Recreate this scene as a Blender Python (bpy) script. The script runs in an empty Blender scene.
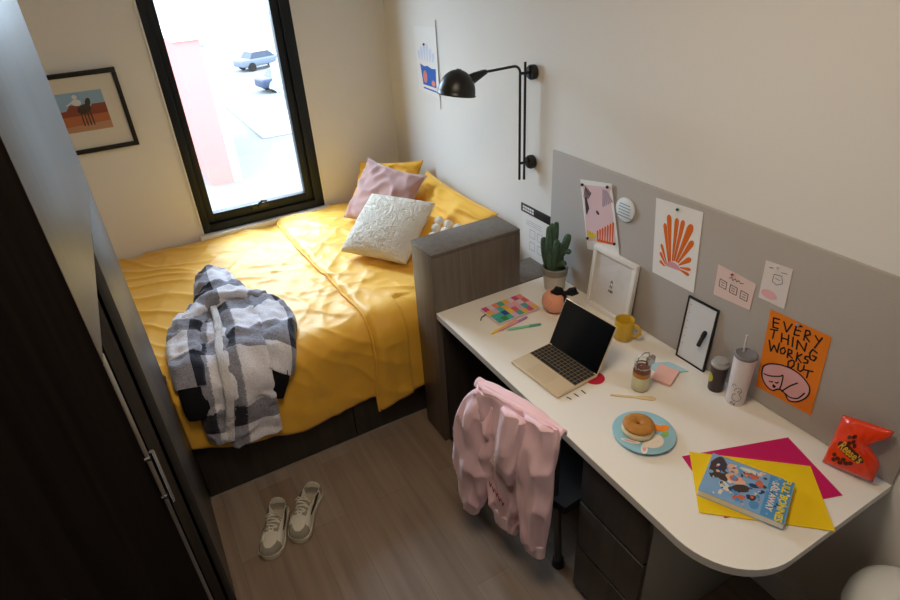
import bpy, bmesh, math, random
from mathutils import Vector, Matrix, noise, Euler
rng = random.Random(7)
sc = bpy.context.scene
COL = sc.collection

# ---------------------------------------------------------------- camera, world, lights, exposure
def cam_setup():
    yaw, pit, rol = math.radians(27.6527), math.radians(31.0847), math.radians(-3.66403)
    f = Vector((math.sin(yaw)*math.cos(pit), math.cos(yaw)*math.cos(pit), -math.sin(pit)))
    r = Vector((math.cos(yaw), -math.sin(yaw), 0)); u = r.cross(f)
    r2 = math.cos(rol)*r + math.sin(rol)*u; u2 = -math.sin(rol)*r + math.cos(rol)*u
    cd = bpy.data.cameras.new('camera'); co = bpy.data.objects.new('camera', cd); COL.objects.link(co)
    m = Matrix((r2, u2, -f)).transposed().to_4x4(); m.translation = Vector((-1.56839, -3.60807, 2.09913))
    co.matrix_world = m
    cd.sensor_width = 36; cd.lens = 587.105/900*36; cd.clip_start = .02; cd.clip_end = 500
    sc.camera = co
cam_setup()
w = bpy.data.worlds.new('sky'); sc.world = w; w.use_nodes = True
bg = w.node_tree.nodes['Background']; bg.inputs[0].default_value = (.76, .88, 1.0, 1); bg.inputs[1].default_value = 4.3
def area(name, loc, rot, sx, sy, power, col, portal=False):
    l = bpy.data.lights.new(name, 'AREA'); l.shape = 'RECTANGLE'; l.size = sx; l.size_y = sy; l.energy = power; l.color = col
    o = bpy.data.objects.new(name, l); COL.objects.link(o); o.location = loc; o.rotation_euler = rot
    if portal: l.cycles.is_portal = True
    return o
area('window_portal', (-.95, .16, 1.50), (math.radians(-90), 0, 0), .80, 1.66, 1, (1, 1, 1), True)
area('daylight_sky', (-1.9, 1.35, 2.9), (math.radians(-66), 0, math.radians(22)), 4.2, 2.2, 470, (.58, .80, 1.0))
area('ceiling_panel_light', (-1.25, -2.75, 2.57), (0, 0, 0), .6, .6, 13, (1.0, .82, .60))
vs = sc.view_settings
sc.display_settings.display_device = 'sRGB'
vs.view_transform = 'Standard'; vs.look = 'None'; vs.gamma = 1; vs.use_curve_mapping = False; vs.exposure = 0.52
try:
    sc.cycles.max_bounces = 8; sc.cycles.diffuse_bounces = 5; sc.cycles.transparent_max_bounces = 12
    sc.cycles.caustics_reflective = False; sc.cycles.caustics_refractive = False; sc.cycles.sample_clamp_indirect = 6
    sc.cycles.use_denoising = True
except Exception: pass

# ---------------------------------------------------------------- materials
def hexc(h):
    h = h.lstrip('#'); v = [int(h[i:i+2], 16)/255 for i in (0, 2, 4)]
    return tuple(c/12.92 if c <= .04045 else ((c+.055)/1.055)**2.4 for c in v) + (1,)
MATS = {}
def mat(name, col, rough=.5, spec=.5, metal=0, bump=0, bscale=60, sheen=0, vary=0, vscale=8, trans=0, coat=0):
    if name in MATS: return MATS[name]
    m = bpy.data.materials.new(name); m.use_nodes = True; nt = m.node_tree; b = nt.nodes['Principled BSDF']
    c = hexc(col); b.inputs['Base Color'].default_value = c; b.inputs['Roughness'].default_value = rough
    b.inputs['Specular IOR Level'].default_value = spec; b.inputs['Metallic'].default_value = metal
    if sheen: b.inputs['Sheen Weight'].default_value = sheen; b.inputs['Sheen Roughness'].default_value = .4
    if trans: b.inputs['Transmission Weight'].default_value = trans
    if coat: b.inputs['Coat Weight'].default_value = coat; b.inputs['Coat Roughness'].default_value = .08
    if bump or vary:
        tc = nt.nodes.new('ShaderNodeTexCoord')
    if vary:
        n = nt.nodes.new('ShaderNodeTexNoise'); n.inputs['Scale'].default_value = vscale; n.inputs['Detail'].default_value = 4
        nt.links.new(tc.outputs['Object'], n.inputs['Vector'])
        mx = nt.nodes.new('ShaderNodeMix'); mx.data_type = 'RGBA'
        mx.inputs[6].default_value = tuple(x*(1-vary) for x in c[:3])+(1,); mx.inputs[7].default_value = tuple(min(1, x*(1+vary)) for x in c[:3])+(1,)
        nt.links.new(n.outputs['Fac'], mx.inputs[0]); nt.links.new(mx.outputs[2], b.inputs['Base Color'])
    if bump:
        n = nt.nodes.new('ShaderNodeTexNoise'); n.inputs['Scale'].default_value = bscale; n.inputs['Detail'].default_value = 3
        nt.links.new(tc.outputs['Object'], n.inputs['Vector'])
        bp = nt.nodes.new('ShaderNodeBump'); bp.inputs['Strength'].default_value = bump; bp.inputs['Distance'].default_value = .01
        nt.links.new(n.outputs['Fac'], bp.inputs['Height']); nt.links.new(bp.outputs['Normal'], b.inputs['Normal'])
    MATS[name] = m; return m
def wood(name, c1, c2, rough, spec, scale=(40, 40, 2.2), coat=0):
    m = mat(name, c1, rough, spec, coat=coat); nt = m.node_tree; b = nt.nodes['Principled BSDF']
    tc = nt.nodes.new('ShaderNodeTexCoord'); mp = nt.nodes.new('ShaderNodeMapping'); mp.inputs['Scale'].default_value = scale
    n = nt.nodes.new('ShaderNodeTexNoise'); n.inputs['Scale'].default_value = 1; n.inputs['Detail'].default_value = 6; n.inputs['Distortion'].default_value = .6
    mx = nt.nodes.new('ShaderNodeMix'); mx.data_type = 'RGBA'; mx.inputs[6].default_value = hexc(c1); mx.inputs[7].default_value = hexc(c2)
    nt.links.new(tc.outputs['Object'], mp.inputs[0]); nt.links.new(mp.outputs[0], n.inputs['Vector'])
    rp = nt.nodes.new('ShaderNodeMapRange'); rp.inputs[1].default_value = .35; rp.inputs[2].default_value = .65
    nt.links.new(n.outputs['Fac'], rp.inputs[0]); nt.links.new(rp.outputs[0], mx.inputs[0]); nt.links.new(mx.outputs[2], b.inputs['Base Color'])
    bp = nt.nodes.new('ShaderNodeBump'); bp.inputs['Strength'].default_value = .08; bp.inputs['Distance'].default_value = .003
    nt.links.new(n.outputs['Fac'], bp.inputs['Height']); nt.links.new(bp.outputs['Normal'], b.inputs['Normal'])
    return m
def floor_mat():
    m = mat('vinyl_planks', '#8a7768', .42, .4); nt = m.node_tree; b = nt.nodes['Principled BSDF']
    tc = nt.nodes.new('ShaderNodeTexCoord')
    br = nt.nodes.new('ShaderNodeTexBrick'); br.offset = .37; br.inputs['Scale'].default_value = 1
    br.inputs['Brick Width'].default_value = .92; br.inputs['Row Height'].default_value = .152; br.inputs['Mortar Size'].default_value = .0012; br.inputs['Mortar Smooth'].default_value = .2
    br.inputs['Color1'].default_value = hexc('#8a786a'); br.inputs['Color2'].default_value = hexc('#978a80'); br.inputs['Mortar'].default_value = hexc('#7a6c61'); br.inputs['Bias'].default_value = -.1
    mp = nt.nodes.new('ShaderNodeMapping'); mp.inputs['Rotation'].default_value = (0, 0, math.radians(90)); nt.links.new(tc.outputs['Object'], mp.inputs[0]); nt.links.new(mp.outputs[0], br.inputs['Vector'])
    m2 = nt.nodes.new('ShaderNodeMapping'); m2.inputs['Scale'].default_value = (26, 1.6, 1); nt.links.new(tc.outputs['Object'], m2.inputs[0])
    n = nt.nodes.new('ShaderNodeTexNoise'); n.inputs['Scale'].default_value = 1; n.inputs['Detail'].default_value = 7; nt.links.new(m2.outputs[0], n.inputs['Vector'])
    mx = nt.nodes.new('ShaderNodeMix'); mx.data_type = 'RGBA'; mx.blend_type = 'MULTIPLY'; mx.inputs[0].default_value = .55
    cr = nt.nodes.new('ShaderNodeValToRGB'); cr.color_ramp.elements[0].color = (.55, .5, .46, 1); cr.color_ramp.elements[1].color = (1.1, 1.08, 1.05, 1)
    cr.color_ramp.elements[0].position = .3; cr.color_ramp.elements[1].position = .7
    nt.links.new(n.outputs['Fac'], cr.inputs[0]); nt.links.new(br.outputs['Color'], mx.inputs[6]); nt.links.new(cr.outputs[0], mx.inputs[7]); nt.links.new(mx.outputs[2], b.inputs['Base Color'])
    return m
def plaid_mat():
    m = mat('plaid_sherpa', '#b9b8c4', .95, .1, sheen=.4); nt = m.node_tree; b = nt.nodes['Principled BSDF']; L = nt.links
    uv = nt.nodes.new('ShaderNodeUVMap'); uv.uv_map = 'UVMap'
    sp = nt.nodes.new('ShaderNodeSeparateXYZ'); L.new(uv.outputs[0], sp.inputs[0])
    nz = nt.nodes.new('ShaderNodeTexNoise'); nz.inputs['Scale'].default_value = 130; nz.inputs['Detail'].default_value = 2
    tc = nt.nodes.new('ShaderNodeTexCoord'); L.new(tc.outputs['Object'], nz.inputs['Vector'])
    def band(sock):
        a = nt.nodes.new('ShaderNodeMath'); a.operation = 'MULTIPLY'; a.inputs[1].default_value = 1/.27; L.new(sock, a.inputs[0])
        f = nt.nodes.new('ShaderNodeMath'); f.operation = 'FRACT'; L.new(a.outputs[0], f.inputs[0])
        j = nt.nodes.new('ShaderNodeMath'); j.operation = 'MULTIPLY_ADD'; j.inputs[1].default_value = .10; L.new(nz.outputs['Fac'], j.inputs[0]); L.new(f.outputs[0], j.inputs[2])
        g = nt.nodes.new('ShaderNodeMath'); g.operation = 'GREATER_THAN'; g.inputs[1].default_value = .66; L.new(j.outputs[0], g.inputs[0]); return g.outputs[0]
    s = nt.nodes.new('ShaderNodeMath'); s.operation = 'ADD'; L.new(band(sp.outputs[0]), s.inputs[0]); L.new(band(sp.outputs[1]), s.inputs[1])
    h = nt.nodes.new('ShaderNodeMath'); h.operation = 'MULTIPLY'; h.inputs[1].default_value = .5; L.new(s.outputs[0], h.inputs[0])
    cr = nt.nodes.new('ShaderNodeValToRGB'); cr.color_ramp.interpolation = 'CONSTANT'
    e = cr.color_ramp.elements; e[0].position = 0; e[0].color = hexc('#dddbe6'); e[1].position = .25; e[1].color = hexc('#8b8b98')
    x = e.new(.75); x.color = hexc('#272733'); L.new(h.outputs[0], cr.inputs[0])
    mx = nt.nodes.new('ShaderNodeMix'); mx.data_type = 'RGBA'; mx.blend_type = 'OVERLAY'; mx.inputs[0].default_value = .55
    L.new(cr.outputs[0], mx.inputs[6]); L.new(nz.outputs['Fac'], mx.inputs[7]); L.new(mx.outputs[2], b.inputs['Base Color'])
    bp = nt.nodes.new('ShaderNodeBump'); bp.inputs['Strength'].default_value = .5; bp.inputs['Distance'].default_value = .006
    L.new(nz.outputs['Fac'], bp.inputs['Height']); L.new(bp.outputs['Normal'], b.inputs['Normal'])
    return m
def glass_mat(name, tint=(1, 1, 1), refl=1.0):
    m = bpy.data.materials.new(name); m.use_nodes = True; nt = m.node_tree; nt.nodes.clear()
    out = nt.nodes.new('ShaderNodeOutputMaterial'); t = nt.nodes.new('ShaderNodeBsdfTransparent'); t.inputs[0].default_value = tint + (1,)
    g = nt.nodes.new('ShaderNodeBsdfGlossy'); g.inputs['Roughness'].default_value = .03
    fr = nt.nodes.new('ShaderNodeLayerWeight'); fr.inputs[0].default_value = .5
    pw = nt.nodes.new('ShaderNodeMath'); pw.operation = 'POWER'; pw.inputs[1].default_value = 4; nt.links.new(fr.outputs['Facing'], pw.inputs[0])
    mu = nt.nodes.new('ShaderNodeMath'); mu.operation = 'MULTIPLY_ADD'; mu.inputs[1].default_value = .7*refl; mu.inputs[2].default_value = .035*refl; nt.links.new(pw.outputs[0], mu.inputs[0])
    mx = nt.nodes.new('ShaderNodeMixShader'); nt.links.new(mu.outputs[0], mx.inputs[0]); nt.links.new(t.outputs[0], mx.inputs[1]); nt.links.new(g.outputs[0], mx.inputs[2])
    nt.links.new(mx.outputs[0], out.inputs[0]); return m

WALL = mat('wall_paint', '#e4e1dd', .85, .2, bump=.05, bscale=180)
CEIL = mat('ceiling_paint', '#e6e2da', .9, .2)
WHITE = mat('white_satin', '#e6e3df', .45, .4)
FLOOR = floor_mat()
LAM = wood('dark_grey_laminate', '#5c534b', '#6b6158', .38, .5)
LAMD = wood('dark_wenge_laminate', '#2a2521', '#37312c', .42, .45)
WARD = wood('wardrobe_laminate', '#2f2d2c', '#393735', .40, .6)
DESKW = mat('desk_white', '#e9e4dd', .38, .45, vary=.02)
EDGEG = mat('desk_edge', '#c9c5c0', .5)
BLACK = mat('black_satin', '#0f0f10', .38, .5)
BLACKM = mat('black_matte', '#151414', .6, .4)
FRAMEB = mat('window_frame_black', '#10161d', .45, .3)
GLASS = glass_mat('window_glass')
JARGL = glass_mat('jar_glass', (.96, .97, .96))
STEEL = mat('steel', '#b9bbbd', .25, .5, 1)
YEL = mat('yellow_cotton', '#f0b63c', .50, .45, sheen=.35, bump=.10, bscale=400)
YEL2 = mat('yellow_cotton_pillow', '#efb63a', .65, .35, sheen=.25, bump=.1, bscale=300)
PINKP = mat('dusty_pink_velvet', '#b48f8b', .8, .2, sheen=.6, bump=.1, bscale=250)
BOUC = mat('cream_boucle', '#e9e0d3', .95, .1, sheen=.4, bump=1.0, bscale=150)
POM = mat('white_pompom_wool', '#efe7dc', .95, .1, sheen=.3, bump=.8, bscale=200)
PLAID = plaid_mat()
CUFFD = mat('black_rib_cuff', '#17171c', .9, .15, bump=.4, bscale=120)
SHERW = mat('white_sherpa', '#d8d5da', .95, .1, sheen=.4, bump=.9, bscale=160)
HOOD = mat('pink_fleece', '#f5cfdb', .9, .15, sheen=.4, bump=.15, bscale=300)
HOODR = mat('pink_rib', '#f6dbe2', .9, .15, bump=.3, bscale=200)
PANEL = mat('grey_felt_board', '#b4ada8', .95, .1, bump=.25, bscale=500)
PAPER = mat('paper_white', '#e9e6e4', .7, .25)
def flatm(n, c, r=.6): return mat(n, c, r, .3)

# ---------------------------------------------------------------- mesh helpers
def merge(bm, t):
    me = bpy.data.meshes.new('tmp'); t.to_mesh(me); t.free(); bm.from_mesh(me); bpy.data.meshes.remove(me)
def B(): return bmesh.new()
def box(bm, x0, x1, y0, y1, z0, z1, bev=0, seg=2, mi=0):
    t = bmesh.new(); bmesh.ops.create_cube(t, size=1)
    for v in t.verts: v.co = Vector((x0+(v.co.x+.5)*(x1-x0), y0+(v.co.y+.5)*(y1-y0), z0+(v.co.z+.5)*(z1-z0)))
    if bev: bmesh.ops.bevel(t, geom=t.edges[:], offset=bev, segments=seg, affect='EDGES', profile=.5)
    for f in t.faces: f.material_index = mi
    merge(bm, t); return bm
def rings(bm, secs, closed=True, caps=True, mi=0, uvs=None):
    vs_ = [[bm.verts.new(p) for p in s] for s in secs]; n = len(secs[0]); uvl = None
    if uvs: uvl = bm.loops.layers.uv.get('UVMap') or bm.loops.layers.uv.new('UVMap')
    for j in range(len(secs)-1):
        for i in range(n if closed else n-1):
            k = (i+1) % n
            f = bm.faces.new((vs_[j][i], vs_[j][k], vs_[j+1][k], vs_[j+1][i])); f.material_index = mi
            if uvs:
                for l, q in zip(f.loops, (uvs[j][i], uvs[j][k], uvs[j+1][k], uvs[j+1][i])): l[uvl].uv = q
    if caps and closed:
        for s, q in ((vs_[0][::-1], 0), (vs_[-1], -1)):
            f = bm.faces.new(s); f.material_index = mi
            if uvs:
                us = uvs[q][::-1] if q == 0 else uvs[q]
                for l, a in zip(f.loops, us): l[uvl].uv = a
    return bm
def frames(pts):
    pts = [Vector(p) for p in pts]; out = []; up = None
    for i, p in enumerate(pts):
        t = (pts[min(i+1, len(pts)-1)]-pts[max(i-1, 0)]).normalized()
        if up is None: up = Vector((0, 0, 1)) if abs(t.z) < .9 else Vector((1, 0, 0))
        s = t.cross(up).normalized(); up = s.cross(t).normalized(); out.append((p, s, up))
    return out
def tube(bm, pts, rad, seg=12, mi=0, caps=True):
    fr = frames(pts); secs = []
    for i, (p, s, u) in enumerate(fr):
        r = rad[i] if isinstance(rad, (list, tuple)) else rad
        secs.append([p+s*math.cos(a)*r+u*math.sin(a)*r for a in [2*math.pi*k/seg for k in range(seg)]])
    return rings(bm, secs, True, caps, mi)
def lathe(bm, prof, seg=32, c=(0, 0, 0), mi=0, caps=True, axis=None):
    c = Vector(c); secs = []
    M = axis or Matrix.Identity(3)
    for r, z in prof: secs.append([c+M @ Vector((r*math.cos(2*math.pi*k/seg), r*math.sin(2*math.pi*k/seg), z)) for k in range(seg)])
    return rings(bm, secs, True, caps, mi)
def poly(bm, pts, z=0, mi=0, th=0):
    vs_ = [bm.verts.new((p[0], p[1], z)) for p in pts]
    a = sum(pts[i][0]*pts[(i+1) % len(pts)][1]-pts[(i+1) % len(pts)][0]*pts[i][1] for i in range(len(pts)))
    if a < 0: vs_ = vs_[::-1]
    f = bm.faces.new(vs_); f.material_index = mi
    if th:
        lo = [bm.verts.new((v.co.x, v.co.y, z-th)) for v in vs_]; n = len(vs_)
        g = bm.faces.new(lo[::-1]); g.material_index = mi
        for i in range(n):
            h = bm.faces.new((vs_[i], lo[i], lo[(i+1) % n], vs_[(i+1) % n])); h.material_index = mi
    return bm
def ribbon(bm, pts, w_, z=0, mi=0):
    pts = [Vector((p[0], p[1])) for p in pts]
    for i in range(len(pts)-1):
        d = (pts[i+1]-pts[i])
        if d.length < 1e-6: continue
        d.normalize(); n = Vector((-d.y, d.x))*w_/2; a, b = pts[i], pts[i+1]
        q = []
        for k in range(5): an = math.pi*k/4; q.append(b+n*math.cos(an)*-1+d*math.sin(an)*w_/2)
        for k in range(5): an = math.pi*k/4; q.append(a+n*math.cos(an)-d*math.sin(an)*w_/2)
        poly(bm, q, z+i*2e-6, mi)
    return bm
def ell(cx, cy, rx, ry, n=24, rot=0):
    c, s = math.cos(rot), math.sin(rot)
    return [(cx+rx*math.cos(t)*c-ry*math.sin(t)*s, cy+rx*math.cos(t)*s+ry*math.sin(t)*c) for t in [2*math.pi*k/n for k in range(n)]]
def petal(a, b, w0, w1, n=8):
    a = Vector(a); b = Vector(b); d = (b-a).normalized(); nn = Vector((-d.y, d.x)); b2 = b-d*w1*.8
    q = [a-nn*w0/2, b2-nn*w1*.75/1.5]
    for k in range(1, n): an = math.pi*k/n; q.append(b2-nn*math.cos(an)*w1/2+d*math.sin(an)*w1*.8)
    q += [b2+nn*w1*.75/1.5, a+nn*w0/2]
    return [tuple(p) for p in q]
def ob(name, bm, mats, parent=None, smooth=40, loc=None, sub=0):
    me = bpy.data.meshes.new(name); bmesh.ops.recalc_face_normals(bm, faces=bm.faces[:]) if smooth != -1 else None
    bm.to_mesh(me); bm.free()
    for m in (mats if isinstance(mats, (list, tuple)) else [mats]): me.materials.append(m)
    if smooth and smooth > 0:
        me.shade_smooth(); me.set_sharp_from_angle(angle=math.radians(smooth))
    o = bpy.data.objects.new(name, me); COL.objects.link(o)
    if parent: o.parent = parent
    if loc: o.location = loc
    if sub:
        s = o.modifiers.new('sub', 'SUBSURF'); s.levels = sub; s.render_levels = sub
    return o
def tag(o, label, cat, group=None):
    o['label'] = label; o['category'] = cat
    if group: o['group'] = group
    return o
def thing(name, label, cat, loc=(0, 0, 0), rot=(0, 0, 0), group=None):
    o = bpy.data.objects.new(name, None); COL.objects.link(o); o.empty_display_size = .05
    o.location = loc; o.rotation_euler = rot if isinstance(rot, (tuple, list)) else (0, 0, rot)
    return tag(o, label, cat, group)
def struct(name, bm, m, parent=None, smooth=0):
    o = ob(name, bm, m, parent, smooth)
    if not parent: o['kind'] = 'structure'
    return o
def onwall(o, Y, Z, tilt=0, spin=0, off=.0):
    # local x -> world -Y, local y -> Z, local z -> -X (out of the right wall)
    M = Matrix(((0, 0, -1), (-1, 0, 0), (0, 1, 0))).to_4x4()
    o.matrix_world = Matrix.Translation((-off, Y, Z)) @ M @ Matrix.Rotation(spin, 4, 'Z') @ Matrix.Rotation(tilt, 4, 'X')
    return o
def text_bm(s, size, z=0, mi=0, ext=0, shear=0, bold=0):
    cu = bpy.data.curves.new('t', 'FONT'); cu.body = s; cu.size = size; cu.align_x = 'CENTER'; cu.align_y = 'CENTER'; cu.extrude = ext; cu.shear = shear; cu.offset = bold; cu.resolution_u = 3
    o = bpy.data.objects.new('t', cu); COL.objects.link(o); dg = bpy.context.evaluated_depsgraph_get()
    me = bpy.data.meshes.new_from_object(o.evaluated_get(dg)); bm = bmesh.new(); bm.from_mesh(me)
    for v in bm.verts: v.co.z += z
    for f in bm.faces: f.material_index = mi
    bpy.data.objects.remove(o); bpy.data.curves.remove(cu); bpy.data.meshes.remove(me); return bm
def cr(pts, n):   # Catmull-Rom through tuples of any length, n samples
    out = []; m = len(pts)-1
    for k in range(n):
        t = k/(n-1)*m; i = min(int(t), m-1); u = t-i
        p0, p1, p2, p3 = pts[max(i-1, 0)], pts[i], pts[i+1], pts[min(i+2, m)]
        out.append(tuple(.5*((2*b)+(-a+c)*u+(2*a-5*b+4*c-d)*u*u+(-a+3*b-3*c+d)*u**3) for a, b, c, d in zip(p0, p1, p2, p3)))
    return out
def nz(x, y, z=0): return noise.noise(Vector((x, y, z)))
def ridge(x, y, z=0): return 1-abs(noise.noise(Vector((x, y, z))))*2

# ---------------------------------------------------------------- the room
XL, YF, ZC, T = -2.32, -4.6, 2.6, .15
WX0, WX1, WZ0, WZ1 = -1.329, -.564, .686, 2.33
b = B(); box(b, XL-T, T, YF-T, T, -.12, 0); struct('floor', b, FLOOR)
b = B(); box(b, XL-T, T, YF-T, T, ZC, ZC+.12); struct('ceiling', b, CEIL)
b = B(); box(b, 0, T, YF-T, T, 0, ZC); struct('wall_right', b, WALL)
b = B(); box(b, XL-T, XL, YF-T, T, 0, ZC); struct('wall_left', b, WALL)
b = B(); box(b, XL, 0, YF-T, YF, 0, ZC); struct('wall_front', b, WALL)
b = B(); box(b, XL, WX0, 0, T, 0, ZC); box(b, WX1, 0, 0, T, 0, ZC); box(b, WX0, WX1, 0, T, 0, WZ0); box(b, WX0, WX1, 0, T, WZ1, ZC)
struct('wall_back', b, WALL)
b = B(); box(b, -.014, 0, YF, -1.69, 0, .11, .003); struct('baseboard_right', b, WHITE)
win = bpy.data.objects.new('window_1', None); COL.objects.link(win); win['kind'] = 'structure'; win.location = (-.95, 0, WZ0)
def wl(x0, x1, y0, y1, z0, z1, bev=.003, bm=None):
    return box(bm if bm is not None else B(), x0+.95, x1+.95, y0, y1, z0-WZ0, z1-WZ0, bev)
b = B(); fw = .042
wl(WX0, WX0+fw, -.012, .07, WZ0, WZ1, bm=b); wl(WX1-fw-.018, WX1, -.012, .07, WZ0, WZ1, bm=b)
wl(WX0+fw, WX1-fw-.018, -.012, .07, WZ0, WZ0+fw+.008, bm=b); wl(WX0+fw, WX1-fw-.018, -.012, .07, WZ1-fw, WZ1, bm=b)
ob('window_frame', b, FRAMEB, win)
b = B(); gx0, gx1, gz0, gz1 = -1.247, -.673, .792, WZ1-.1
wl(WX0+fw, gx0, .006, .06, WZ0+fw+.008, WZ1-fw, bm=b); wl(gx1, WX1-fw-.018, .006, .06, WZ0+fw+.008, WZ1-fw, bm=b)
wl(gx0, gx1, .006, .06, WZ0+fw+.008, gz0, bm=b); wl(gx0, gx1, .006, .06, gz1, WZ1-fw, bm=b)
ob('window_sash', b, FRAMEB, win)
b = B(); wl(gx0-.005, gx1+.005, .03, .036, gz0-.005, gz1+.005, 0, b); ob('window_pane', b, GLASS, win, 0)
b = B(); wl(-1.02, -.92, -.016, .006, .765, .80, .004, b); tube(b, [(-.03, -.012, .10), (-.028, -.035, .118), (-.01, -.045, .135), (.02, -.04, .128)], [.009, .009, .008, .006], 10)
ob('window_handle', b, BLACK, win)
b = B(); wl(WX0-.03, WX1+.03, -.055, .02, WZ0-.036, WZ0-.001, .004, b); ob('window_sill', b, WHITE, win)
b = B(); wl(WX1, WX1+.016, -.010, .02, WZ0, WZ1, .002, b); wl(WX0-.010, WX0, -.010, .02, WZ0, WZ1, .002, b); ob('window_reveal', b, WHITE, win)

# ---------------------------------------------------------------- outside the window
STREET = mat('pale_asphalt', '#8b8e91', .9, .1, vary=.16, vscale=.25)
b = B(); box(b, -60, 90, 6, 260, -6.3, -6); o = ob('street', b, STREET, None, 0); o['kind'] = 'structure'
PINKB = mat('pink_render', '#d08a85', .9, .1); GREYB = mat('pale_render', '#cfd0d0', .9, .1)
bl = thing('building', 'narrow pink building across the street outside the window', 'building', (1.4, 22.5, -6))
b = B(); box(b, -.43, .50, -.5, 7, 0, 5.6); ob('facade', b, PINKB, bl, 0)
b = B(); box(b, .50, .85, -.5, 7, 0, 5.3); ob('side_wall', b, mat('mint_render', '#bcd2cc', .9, .1), bl, 0)
b = B(); box(b, -.50, .90, -.6, 7.1, 5.6, 5.75); ob('roof', b, GREYB, bl, 0)
def car(x, y, rz, col, label):
    c = thing('parked_car', label, 'car', (x, y, -6), rz, 'parked cars on the street below')
    m = mat('car_paint_'+col[1:], col, .35, .5)
    b = B(); box(b, -2.1, 2.1, -.85, .85, .35, .95, .14, 3); ob('car_body', b, m, c)
    b = B(); secs = []
    for z, xa, xb, ya in ((.93, -1.35, 1.05, .78), (1.42, -.95, .45, .66)):
        secs.append([Vector((xa, -ya, z)), Vector((xb, -ya, z)), Vector((xb, ya, z)), Vector((xa, ya, z))])
    rings(b, secs); ob('car_cabin', b, mat('car_windows', '#23364f', .15, .6), c, 0)
    for sx in (-1.3, 1.3):
        for sy in (-.8, .8):
            b = B(); lathe(b, [(.34, -.1), (.34, .1)], 20, (sx, sy, .34), axis=Matrix.Rotation(math.pi/2, 3, 'X')); ob('wheel', b, BLACKM, c)
car(10.3, 51, .3, '#6d7889', 'blue grey car parked farthest up the street outside the window')
car(9.6, 40.5, .15, '#31415e', 'dark blue car parked beside the tree outside the window')
def tree(x, y, h, r, label):
    t = thing('street_tree', label, 'tree', (x, y, -6))
    b = B(); tube(b, [(0, 0, 0), (.1, 0, h*.3), (0, .1, h*.6)], [.22, .16, .1], 8); ob('trunk', b, mat('bark', '#6b5a4c', .9), t)
    b = B(); bmesh.ops.create_icosphere(b, subdivisions=4, radius=1)
    for v in b.verts:
        n = 1+.35*noise.noise(v.co*2.3)+.18*noise.noise(v.co*6); v.co = Vector((v.co.x*r*n, v.co.y*r*n, h*.62+v.co.z*h*.38*n))
    ob('crown', b, mat('street_leaves', '#b2bfbc', .9, .1, vary=.2, vscale=3), t)
tree(8.0, 31, 3.6, 1.5, 'bluish green street tree seen at the right edge of the window')
kb_ = thing('kerb_island', 'low pale kerb island on the street in front of the cars', 'kerb', (6.2, 33, -6)); b = B(); box(b, -1.6, 1.1, -5, 5, 0, .25, .05); ob('kerb', b, GREYB, kb_, 0)
for x, y, lb in ((16.5, 95, 'thin lamp post on the far pavement, left one through the window'), (23.5, 95, 'thin lamp post on the far pavement, right one through the window')):
    t = thing('street_lamp', lb, 'street lamp', (x, y, -6)); b = B(); tube(b, [(0, 0, 0), (0, 0, 4.6)], .14, 8); ob('pole', b, GREYB, t)
    b = B(); box(b, -.9, .2, -.15, .15, 4.55, 4.75, .03); ob('lamp_head', b, GREYB, t)

# ---------------------------------------------------------------- bed
bed = thing('bed', 'low dark wooden bed built in under the window along the back wall', 'bed', (-1.1, -.71, 0))
def L3(bm, x0, x1, y0, y1, z0, z1, bev=.004, root=(-1.1, -.71, 0)): return box(bm, x0-root[0], x1-root[0], y0-root[1], y1-root[1], z0-root[2], z1-root[2], bev)
b = B(); L3(b, -1.717, -1.0, -1.423, -1.40, 0, .36); ob('front_board', b, LAMD, bed)
b = B(); L3(b, -.997, -.03, -1.423, -1.40, 0, .36); ob('front_board', b, LAMD, bed)
b = B(); L3(b, -2.28, -.03, -1.40, -.01, .02, .36); ob('base', b, LAMD, bed)
b = B(); L3(b, -2.24, -.04, -1.405, -.02, .36, .575, .05); ob('mattress', b, YEL2, bed)
b = B(); L3(b, -1.715, -.03, -1.428, -1.4235, 0, .006, 0); ob('floor_highlight', b, mat('grey_highlight', '#8f8880', .5), bed)  # pale strip painting the highlight along the foot of the bed front

S0, RR, ZT = 1.375, .085, .648
def drape(X, s, h=0):
    if s <= S0: return Vector((X, -s, ZT+h))
    a = (s-S0)/RR
    if a < math.pi/2: return Vector((X, -S0-math.sin(a)*(RR+h), ZT-RR+math.cos(a)*(RR+h)))
    return Vector((X, -S0-RR-h, ZT-RR-(s-S0-RR*math.pi/2)))
def sdrop(z): return S0+RR*math.pi/2+(ZT-RR-z)
def wrinkle(X, s):
    k = max(0, min(1, (s-1.30)/.25))
    a = .012*nz(X*2.2, s*2.2, 3.1)+.006*nz(X*5, s*5, 8)
    q = X*.8+s*.6; p = X*-.6+s*.8
    a += .006*(ridge(q*7, p*1.8, 1)**3 if ridge(q*7, p*1.8, 1) > 0 else 0)*(1-k)
    r2 = ridge(p*8+nz(X*3, s*3)*.6, q*2.2, 5)
    a += .011*(max(0, r2)**3)*(1-.5*k)
    a += .0045*max(0, ridge(X*9+s*4, s*11-X*3, 9))**2*(1-.7*k)*max(.25, min(1, (X+1.45)/.4))
    if X > -.70 and s > 1.36: return a*.25
    a += k*(.013*math.sin(X*15+2.5*nz(X*3, s*2, 2))+.008*nz(X*16, s*2.5, 6))
    return a
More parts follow.
